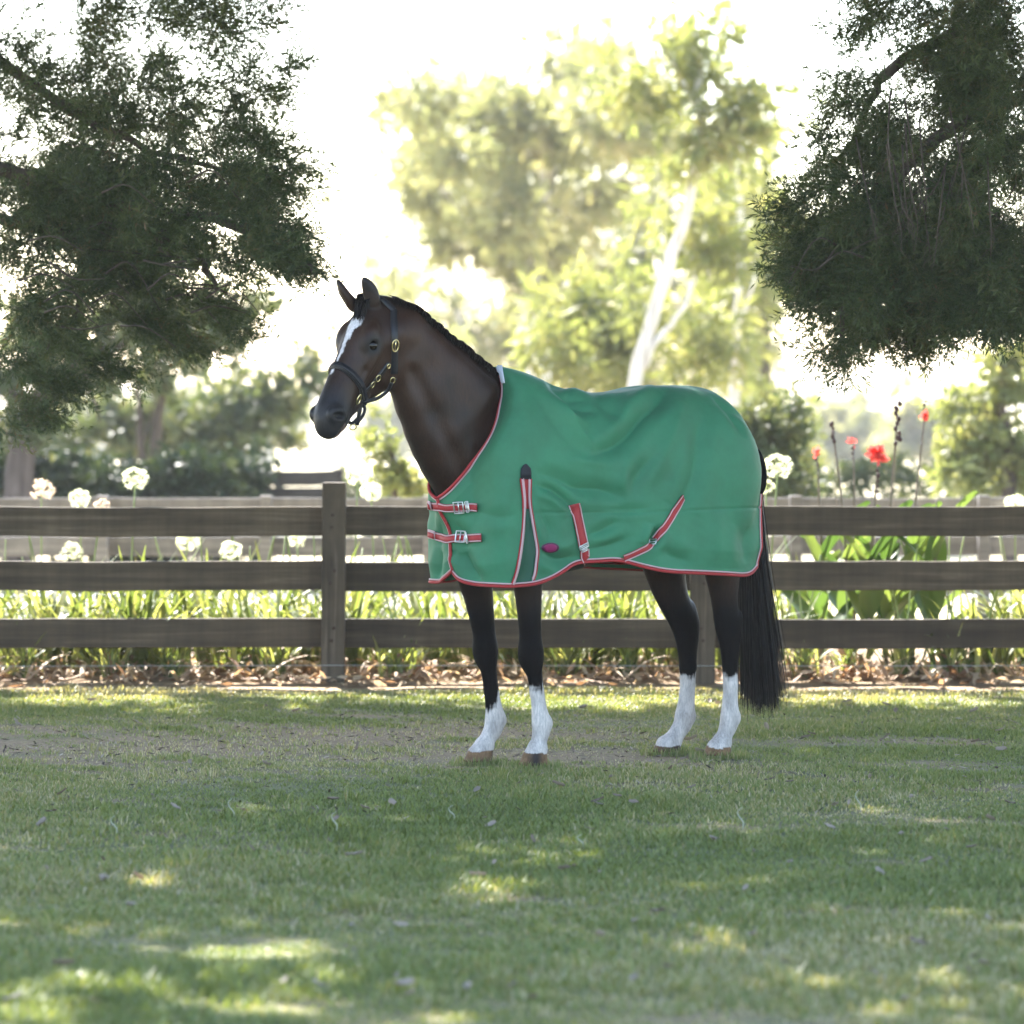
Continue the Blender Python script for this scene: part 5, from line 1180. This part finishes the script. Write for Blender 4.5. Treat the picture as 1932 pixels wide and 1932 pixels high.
UMD = np_mesh('flower_head', *(lambda a: (a[0], a[1], False, a[2]))(umbel(r5, 1.0, 55))); UMD.materials.append(M_UMBELDRY)
# (flower px, py, radius px, kind) hung on the clump nearest below
FLOW = [(78, 926, 27, 'd', 'faded pink agapanthus head beside the round green one'), (150, 942, 24, 'w', ''), (255, 905, 29, 'g', ''), (192, 955, 18, 'd', ''), (135, 1042, 24, 'w', ''), (355, 1022, 28, 'w', ''), (436, 1040, 25, 'w', ''), (560, 1020, 20, 'w', ''),
        (675, 898, 28, 'g', ''), (700, 930, 25, 'w', ''), (1468, 882, 32, 'g', ''), (1445, 920, 20, 'w', ''), (1915, 952, 24, 'w', ''), (1560, 1052, 20, 'w', '')]
plants = []
def agap(px, y, big=1.0, dry=True):
    x = (px - 966) * (CAM_D + y) / FPX; e = empty('agapanthus', (x, y, .015), r5.uniform(0, 6.28)); k = len(plants)
    o = link('strap_leaves', CL[k % 4], None, e); o.scale = (big, big, big * r5.uniform(.9, 1.15)); o['kind'] = 'stuff'
    if dry: o = link('dry_leaves', CLD[k % 3], None, e); o.rotation_euler = (0, 0, r5.uniform(0, 6)); o['kind'] = 'stuff'
    plants.append((e, x, y, px, [])); return e
for px in list(range(-60, 640, 74)) + list(range(655, 1500, 78)) + [1860, 1925, 1990]:
    agap(px + r5.uniform(-16, 16), 5.5 + r5.uniform(-.2, .35), r5.uniform(.85, 1.2))
for px in (40, 205, 330, 520, 760, 1080, 1200, 1520, 1600, 1700, 1790):
    agap(px + r5.uniform(-14, 14), 5.12 + r5.uniform(-.03, .1), r5.uniform(.38, .62))
for px in list(range(-20, 700, 85)) + list(range(700, 1540, 100)) + [1900]:
    agap(px + r5.uniform(-20, 20), 6.9 + r5.uniform(-.3, .4), r5.uniform(.9, 1.25))
for (px, py, rp, kd, _) in FLOW:
    e, x, y, ppx, lst = min([p_ for p_ in plants if p_[2] > 5.25], key=lambda q: abs(q[3] - px - (6 if q[2] > 6.4 else 0)) + 25 * len(q[4]))
    tip = PX(px, py, y); loc = tip - np.array(e.location); c, s = math.cos(-e.rotation_euler.z), math.sin(-e.rotation_euler.z); tl = np.array((loc[0] * c - loc[1] * s, loc[0] * s + loc[1] * c, loc[2]))
    V, F = tube(smoothpath([(0, 0, 0), (tl[0] * .25, tl[1] * .25, tl[2] * .5), (tl[0], tl[1], tl[2])], 8), np.linspace(.007, .0045, 8), 6); link('flower_stem', np_mesh('flower_stem', V, F), M_STEM, e)
    h = link('flower_head', UMD if kd == 'd' else UM[len(lst) % 3], None, e); R_ = rp * (CAM_D + y) / FPX; h.location = tl; h.scale = (R_, R_, R_ * .9); lst.append(kd)
for e, x, y, px, lst in plants:
    for k in range(r5.integers(0, 3) if not lst else 1):      # leaning bare stems
        az = r5.uniform(0, 6.28); L = r5.uniform(.55, .85); V, F = tube(smoothpath([(0, 0, 0), (.04 * math.cos(az), .04 * math.sin(az), L * .5), (.14 * math.cos(az), .14 * math.sin(az), L)], 6), np.linspace(.007, .004, 6), 5); link('bare_stem', np_mesh('bare_stem', V, F), M_STEM, e)
ORD = ['first', 'second', 'third', 'fourth', 'fifth', 'sixth', 'seventh', 'eighth', 'ninth', 'tenth', 'eleventh', 'twelfth', 'thirteenth', 'fourteenth', 'fifteenth', 'sixteenth', 'seventeenth', 'eighteenth', 'nineteenth', 'twentieth', 'twenty-first', 'twenty-second', 'twenty-third', 'twenty-fourth', 'twenty-fifth', 'twenty-sixth']
for front in (True, False):
    for side in (True, False):
        grp = sorted([q for q in plants if (q[2] < 6.4) == front and (q[3] < 628) == side], key=lambda q: abs(q[3] - 628))
        for k, (e, x, y, px, lst) in enumerate(grp):
            fl = 'flowerless' if not lst else ('faded' if 'd' in lst else 'white flowering')
            tag(e, f'{fl} agapanthus, {ORD[k]} in the {"front" if front else "back"} row from the fence post towards the {"forked sapling" if side else "canna lilies"}', 'plant', 'agapanthus clumps along the fence')
# cannas: broad upright leaves, red flowers and dark seed heads
M_CANNA = leafmat('canna_leaf', [(0, (.045, .085, .026)), (.5, (.080, .135, .040)), (1, (.16, .20, .07))], .4, .45, (1.2, 1.2, .6))
M_REDP = leafmat('canna_petal', [(0, (.60, .07, .06)), (1, (.72, .16, .13))], .45, .5, (1.2, 1.0, 1.0)); M_SEED = plain('dark_seed_head', (.055, .025, .022), .7); M_CSTEM = plain('canna_stem', (.13, .10, .07), .5, var=.3)
def canna_leaf(L, w, lean, r):
    n, m_ = 9, 5; V = []
    for i in range(n):
        t = i / (n - 1); a = lean + .9 * t * t; ww = w * math.sin(math.pi * min(1, t * .93 + .06)) ** .75
        px_ = L * (t * math.sin(lean) + .25 * t * t); pz = L * t * math.cos(lean) * (1 - .12 * t * t)
        for j in range(m_):
            q = (j / (m_ - 1) - .5) * 2; V.append((px_ - .25 * w * q * q * .5 + .008 * math.sin(9 * t + 3 * q), q * ww / 2, pz + .12 * w * abs(q)))
    return np_mesh('leaf', np.array(V), gridfaces(n, m_), True, np.full(n * m_, r.uniform()))
def gridfaces(nu, nv, off=0, flip=False):
    i, j = np.meshgrid(np.arange(nu - 1), np.arange(nv - 1), indexing='ij'); a = (i * nv + j).ravel(); F = np.stack([a, a + 1, a + nv + 1, a + nv], 1) + off
    return F[:, ::-1] if flip else F
CANNA = [(1548, 5.9, 862, 'bud', 'pink budded canna lily beside the round white agapanthus head'), (1592, 6.1, 812, 'seed', 'canna lily with one dark seed head on a bare leaning stalk'), (1640, 5.8, 862, 'flower', 'canna lily with the large red flower cluster'), (1672, 6.0, 800, 'seeds', 'tall canna lily with brown pods stacked up its stalk'),
         (1718, 6.2, 785, 'flower_small', 'canna lily with small red flower below a dark tip'), (1760, 5.9, 945, 'none', 'leafy canna lily without flower at the end of the clump'), (1610, 6.4, 840, 'bud', 'canna lily with thin spent stalk at the back of the clump')]
for px, y, pf, kd, lab in CANNA:
    x = (px - 966) * (CAM_D + y) / FPX; e = empty('canna_lily', (x, y, .015)); tag(e, lab, 'plant'); s = FPX / (CAM_D + y); H = CAM_H - (pf - 770) / s
    tipx = {1548: -.02, 1592: -.06, 1640: .05, 1672: .06, 1718: .08, 1760: .02, 1610: .0}[px]
    sp = smoothpath([(0, 0, 0), (.01, 0, H * .5), (tipx, 0, H)], 10); V, F = tube(sp, np.linspace(.013, .004, 10), 7); link('stalk', np_mesh('stalk', V, F), M_CSTEM, e)
    for k in range(6):
        me = canna_leaf(r5.uniform(.34, .52), r5.uniform(.10, .16), r5.uniform(.15, .7), r5); o = link('leaf', me, M_CANNA, e); zz = .05 + .11 * k; o.location = sp[min(9, int(zz / max(H, .6) * 9))] * np.array((1, 1, 0)) + np.array((0, 0, zz)); o.rotation_euler = (0, 0, k * 2.4 + r5.uniform(-.5, .5))
    def petals(c, n, rad, name, mt, r=r5):
        V, F, T = leaf_quads([np.array(c)] * n, [unit(r.normal(size=3) + np.array((0, 0, .3))) for _ in range(n)], r.uniform(.6, 1.1, n) * rad, r.uniform(.5, .8, n) * rad, r); link(name, np_mesh(name, V, F, False, T), mt, e)
    def pods(c0, n, step, rad):
        for k in range(n):
            V, F = ball(np.zeros(3), rad * r5.uniform(.7, 1.1), 7, (1, 1, 1.5)); o = link('seed_pod', np_mesh('seed_pod', V, F), M_SEED, e); o.location = np.array(c0) + np.array((r5.uniform(-1, 1) * rad, r5.uniform(-1, 1) * rad, -k * step)); o.rotation_euler = (r5.uniform(-.5, .5), r5.uniform(-.5, .5), 0)
    t_ = sp[-1]
    if kd == 'flower': petals(t_, 30, .085, 'flower', M_REDP); pods(t_ + np.array((0, 0, -.09)), 5, .03, .010)
    elif kd == 'flower_small': petals(t_ + np.array((0, 0, -.02)), 14, .045, 'flower', M_REDP); pods(t_ + np.array((0, 0, .07)), 3, .022, .008)
    elif kd == 'seeds': pods(t_ + np.array((0, 0, .10)), 9, .028, .015)
    elif kd == 'seed': pods(t_ + np.array((0, 0, .02)), 5, .024, .012)
    elif kd == 'bud': petals(t_, 6, .05, 'bud', M_REDP); pods(t_ + np.array((0, 0, -.03)), 3, .03, .008)

# ------------------------------------------------------------------ lawn: blades of grass, thin where the earth is worn
r6 = np.random.default_rng(66)
def grass(n, y0, y1, hmin, hmax):
    d = CAM_D + r6.uniform(y0, y1, n) ; y = d - CAM_D; hw = 1010 / FPX * d + .25; x = r6.uniform(-1, 1, n) * hw
    b = bare(x, y); dens = .55 + .45 * wob0(np.stack([x, y, 0 * x], -1), 2.6, 33); keep = r6.uniform(0, 1, n) < np.clip((1 - b * .98) * (.62 + .5 * dens), .05, 1) * np.clip((4.75 + .15 * np.sin(x * 2.3) + .10 * np.sin(x * 7.1) - y) / .3, .15, 1); x, y, b = x[keep], y[keep], b[keep]; n = len(x)
    tuft = np.clip(wob0(np.stack([x, y, 0 * x], -1), 24, 36) + .5 * wob0(np.stack([x, y, 0 * x], -1), 11, 37) - .75, 0, 1); h = r6.uniform(hmin, hmax, n) * (1 + 1.3 * tuft) * (1 - .55 * b) * (1 + .35 * wob0(np.stack([x, y, 0 * x], -1), 4, 34)); az = r6.uniform(0, 6.283, n); le = r6.uniform(.15, 1.2, n) * h; w = r6.uniform(.0018, .0038, n)
    z0 = np.full(n, -.014); dx, dy = np.cos(az), np.sin(az); base = np.stack([x, y, z0], -1); sx = np.stack([-dy, dx, 0 * dx], -1) * w[:, None]
    mid = base + np.stack([dx * le * .35, dy * le * .35, h * .6], -1); tip = base + np.stack([dx * le, dy * le, h], -1)
    V = np.stack([base - sx, base + sx, mid + sx * .8, mid - sx * .8, tip], 1).reshape(-1, 3); i = np.arange(n)[:, None] * 5
    tint = np.clip(.50 + .22 * wob0(np.stack([x, y, 0 * x], -1), 1.6, 35) + r6.normal(size=n) * .22 + b * .35 + .35 * np.clip((y - 3.7) / .6, 0, 1), 0, 1)  # sunlit paleness near the fence is put into the blade tint
    return V, i + np.array([[0, 1, 2, 3]]), i + np.array([[3, 2, 4]]), np.repeat(tint, 5)
M_GRASS = leafmat('grass_blade', [(0, (.092, .122, .038)), (.4, (.168, .215, .070)), (.7, (.245, .26, .105)), (.9, (.33, .29, .17)), (1, (.46, .40, .27))], .35, .5, (1.25, 1.2, .45))
G1 = grass(190000, -8.2, -2.5, .012, .032); G2 = grass(290000, -2.5, 5.0, .010, .026)
def merge_g(A, B):
    k = len(A[0]); return np.concatenate([A[0], B[0]]), np.concatenate([A[1], B[1] + k]), np.concatenate([A[2], B[2] + k]), np.concatenate([A[3], B[3]])
GG = merge_g(G1, G2)
for c in HOOF.values():      # grass standing up round the hooves
    w = L2W(np.array((c[0] + .02, c[1], 0))); n = 420; a = r6.uniform(0, 6.283, n); q = r6.uniform(.052, .13, n); b0 = np.stack([w[0] + np.cos(a) * q, w[1] + np.sin(a) * q, np.full(n, -.012)], -1); h = r6.uniform(.018, .045, n); az = r6.uniform(0, 6.283, n); le = h * r6.uniform(.1, .7, n); sx = np.stack([-np.sin(az), np.cos(az), 0 * az], -1) * .002
    d_ = np.stack([np.cos(az), np.sin(az), 0 * az], -1); md = b0 + d_ * (le * .35)[:, None] + np.array((0, 0, 1)) * (h * .6)[:, None]; tp_ = b0 + d_ * le[:, None] + np.array((0, 0, 1)) * h[:, None]
    i_ = np.arange(n)[:, None] * 5; GG = merge_g(GG, (np.stack([b0 - sx, b0 + sx, md + sx * .8, md - sx * .8, tp_], 1).reshape(-1, 3), i_ + np.array([[0, 1, 2, 3]]), i_ + np.array([[3, 2, 4]]), np.repeat(r6.uniform(.2, .95, n), 5)))
me = np_mesh('lawn_grass', GG[0], [GG[1], GG[2]], False, GG[3])
g = link('lawn_grass', me, M_GRASS); tag(g, 'short green lawn grass with worn patches around the hooves', 'grass', kind='stuff')
nb = 5200; bx_ = r6.uniform(-2.9, 2.9, nb); by_ = r6.uniform(-2.6, 4.3, nb); kp = r6.uniform(0, 1, nb) < .12 + .88 * bare(bx_, by_); bx_, by_ = bx_[kp], by_[kp]; nb = len(bx_)
ba = r6.uniform(0, 6.283, nb); bl = r6.uniform(.006, .026, nb); bw = r6.uniform(.0015, .006, nb); bd = np.stack([np.cos(ba) * bl, np.sin(ba) * bl, r6.uniform(-.004, .010, nb)], -1); bs_ = np.stack([-np.sin(ba) * bw, np.cos(ba) * bw, r6.uniform(-.003, .003, nb)], -1); bc = np.stack([bx_, by_, r6.uniform(-.003, .004, nb)], -1)
V = np.stack([bc - bd - bs_ * .4, bc - bd * .2 + bs_, bc + bd, bc + bd * .2 - bs_], 1).reshape(-1, 3)
M_LITTER = leafmat('litter', [(0, (.05, .035, .025)), (.5, (.16, .12, .085)), (1, (.42, .36, .28))], .1, .8, (1, 1, .8))
tag(link('leaf_litter', np_mesh('leaf_litter', V, np.arange(nb * 4).reshape(-1, 4), False, np.repeat(r6.uniform(0, 1, nb) ** 1.5, 4)), M_LITTER), 'fine brown leaf litter strewn over the worn earth', 'litter', kind='stuff')
nb = 3000; c_ = np.stack([r6.uniform(-3.2, 3.2, nb), r6.uniform(4.55, 6.4, nb), r6.uniform(.012, .05, nb)], -1); dd = unit(np.stack([r6.normal(size=nb), r6.normal(size=nb), r6.normal(size=nb) * .5], -1))
kp = r6.uniform(0, 1, nb) < np.clip(.35 + .7 * np.sin(c_[:, 0] * 3.1 + 1) * np.sin(c_[:, 0] * 1.3) + .35 * (c_[:, 1] > 5.2), .12, 1); c_, dd = c_[kp], dd[kp]; nb = len(c_)
V, F, T = leaf_quads(c_, dd, r6.uniform(.03, .13, nb), r6.uniform(.012, .035, nb), r6); V[:, 2] = np.maximum(V[:, 2], .004)
tag(link('bed_litter', np_mesh('bed_litter', V, F, False, T), M_DRYL), 'brown dead leaves littering the flower bed under the fence', 'litter', kind='stuff')
# fallen leaves: small curled dry leaves
def dryleaf(r):
    n, m_ = 6, 3; V = []; c = r.uniform(.4, 1.3); L, w = 1.0, r.uniform(.32, .55)
    for i in range(n):
        t = i / (n - 1)
        for j in range(m_):
            q = j - 1; V.append(((t - .5) * L, q * w / 2 * math.sin(math.pi * min(1, t * .9 + .08)) ** .7, .25 * c * (t - .5) ** 2 + .16 * abs(q) * c + .02 * r.normal()))
    return np_mesh('fallen_leaf', np.array(V), gridfaces(n, m_), True, np.full(n * m_, r.uniform()))
DL = [dryleaf(r6) for _ in range(7)]
M_FALL = leafmat('fallen_leaf', [(0, (.12, .085, .06)), (.5, (.24, .19, .15)), (1, (.38, .33, .28))], .2, .7, (1.1, 1.0, .8))
for m_ in DL: m_.materials.append(M_FALL)
spots = [(118, 1500), (330, 1528), (520, 1508), (915, 1548), (1128, 1515), (1305, 1490), (1345, 1590), (1420, 1612), (1565, 1565), (1180, 1392), (260, 1368), (1520, 1395), (1690, 1345), (1890, 1420), (1760, 1500), (1700, 1580), (1820, 1470), (1868, 1550), (1905, 1520), (620, 1590), (80, 1560), (1490, 1480), (1640, 1470), (900, 1495), (740, 1520), (1265, 1455), (1440, 1330), (1100, 1340), (560, 1345), (1225, 1345), (1910, 1365), (420, 1398), (1005, 1590), (1600, 1335)]
spots += [(r6.uniform(20, 1912), r6.uniform(1325, 1900)) for _ in range(95)]
for k, (px, py) in enumerate(spots):
    p = GROUND(px, py); o = link('fallen_leaf', DL[k % 7], None); sc_ = r6.uniform(.030, .060); o.scale = (sc_, sc_, sc_); o.location = (p[0], p[1], .010); o.rotation_euler = (r6.normal() * .35, r6.normal() * .35, r6.uniform(0, 6.28))
    tag(o, 'small curled dry leaf lying on the lawn', 'leaf', 'fallen leaves scattered on the lawn')
M_STALK = plain('bleached_stalk', (.36, .36, .26), .7, var=.1)
for k, (px, py, hgt) in enumerate([(216, 1572, 34), (437, 1542, 36), (632, 1565, 34), (853, 1545, 26), (1398, 1560, 36), (1620, 1528, 38), (1096, 1596, 22)]):
    p = GROUND(px, py); s = FPX / (CAM_D + p[1]); h = hgt / s; q = smoothpath([(0.006, 0, -.01), (.008, -.002, h * .25), (-.008, 0, h * .55), (-.012, .002, h * .8), (.004, .004, h)], 12)
    V, F = tube(q, np.interp(np.arange(12), [0, 4, 11], [.0018, .0024, .0008]), 6); o = link('dry_stalk', np_mesh('dry_stalk', V, F), M_STALK); o.location = (p[0], p[1], 0); o.rotation_euler = (0, 0, r6.uniform(-.4, .4))
    tag(o, 'pale curled dry stalk standing in the grass', 'stalk', 'bleached stalks in the lawn')

# ------------------------------------------------------------------ sunlit summer haze over the paddocks
m, nt, bs, lk = mat('haze_air'); nt.nodes.remove(bs); pv = nd(nt, 'VolumePrincipled'); pv.inputs['Color'].default_value = (.93, .95, .97, 1); pv.inputs['Density'].default_value = .00035; pv.inputs['Anisotropy'].default_value = .2
lk.new(pv.outputs[0], nt.nodes['Material Output'].inputs['Volume'])
V, F = box((0, 1280, 4.5), (3300, 2720, 15)); hz_o = link('haze', np_mesh('haze', V, F, False), m); tag(hz_o, 'thin bright summer haze over lawn and paddocks', 'haze', kind='stuff')
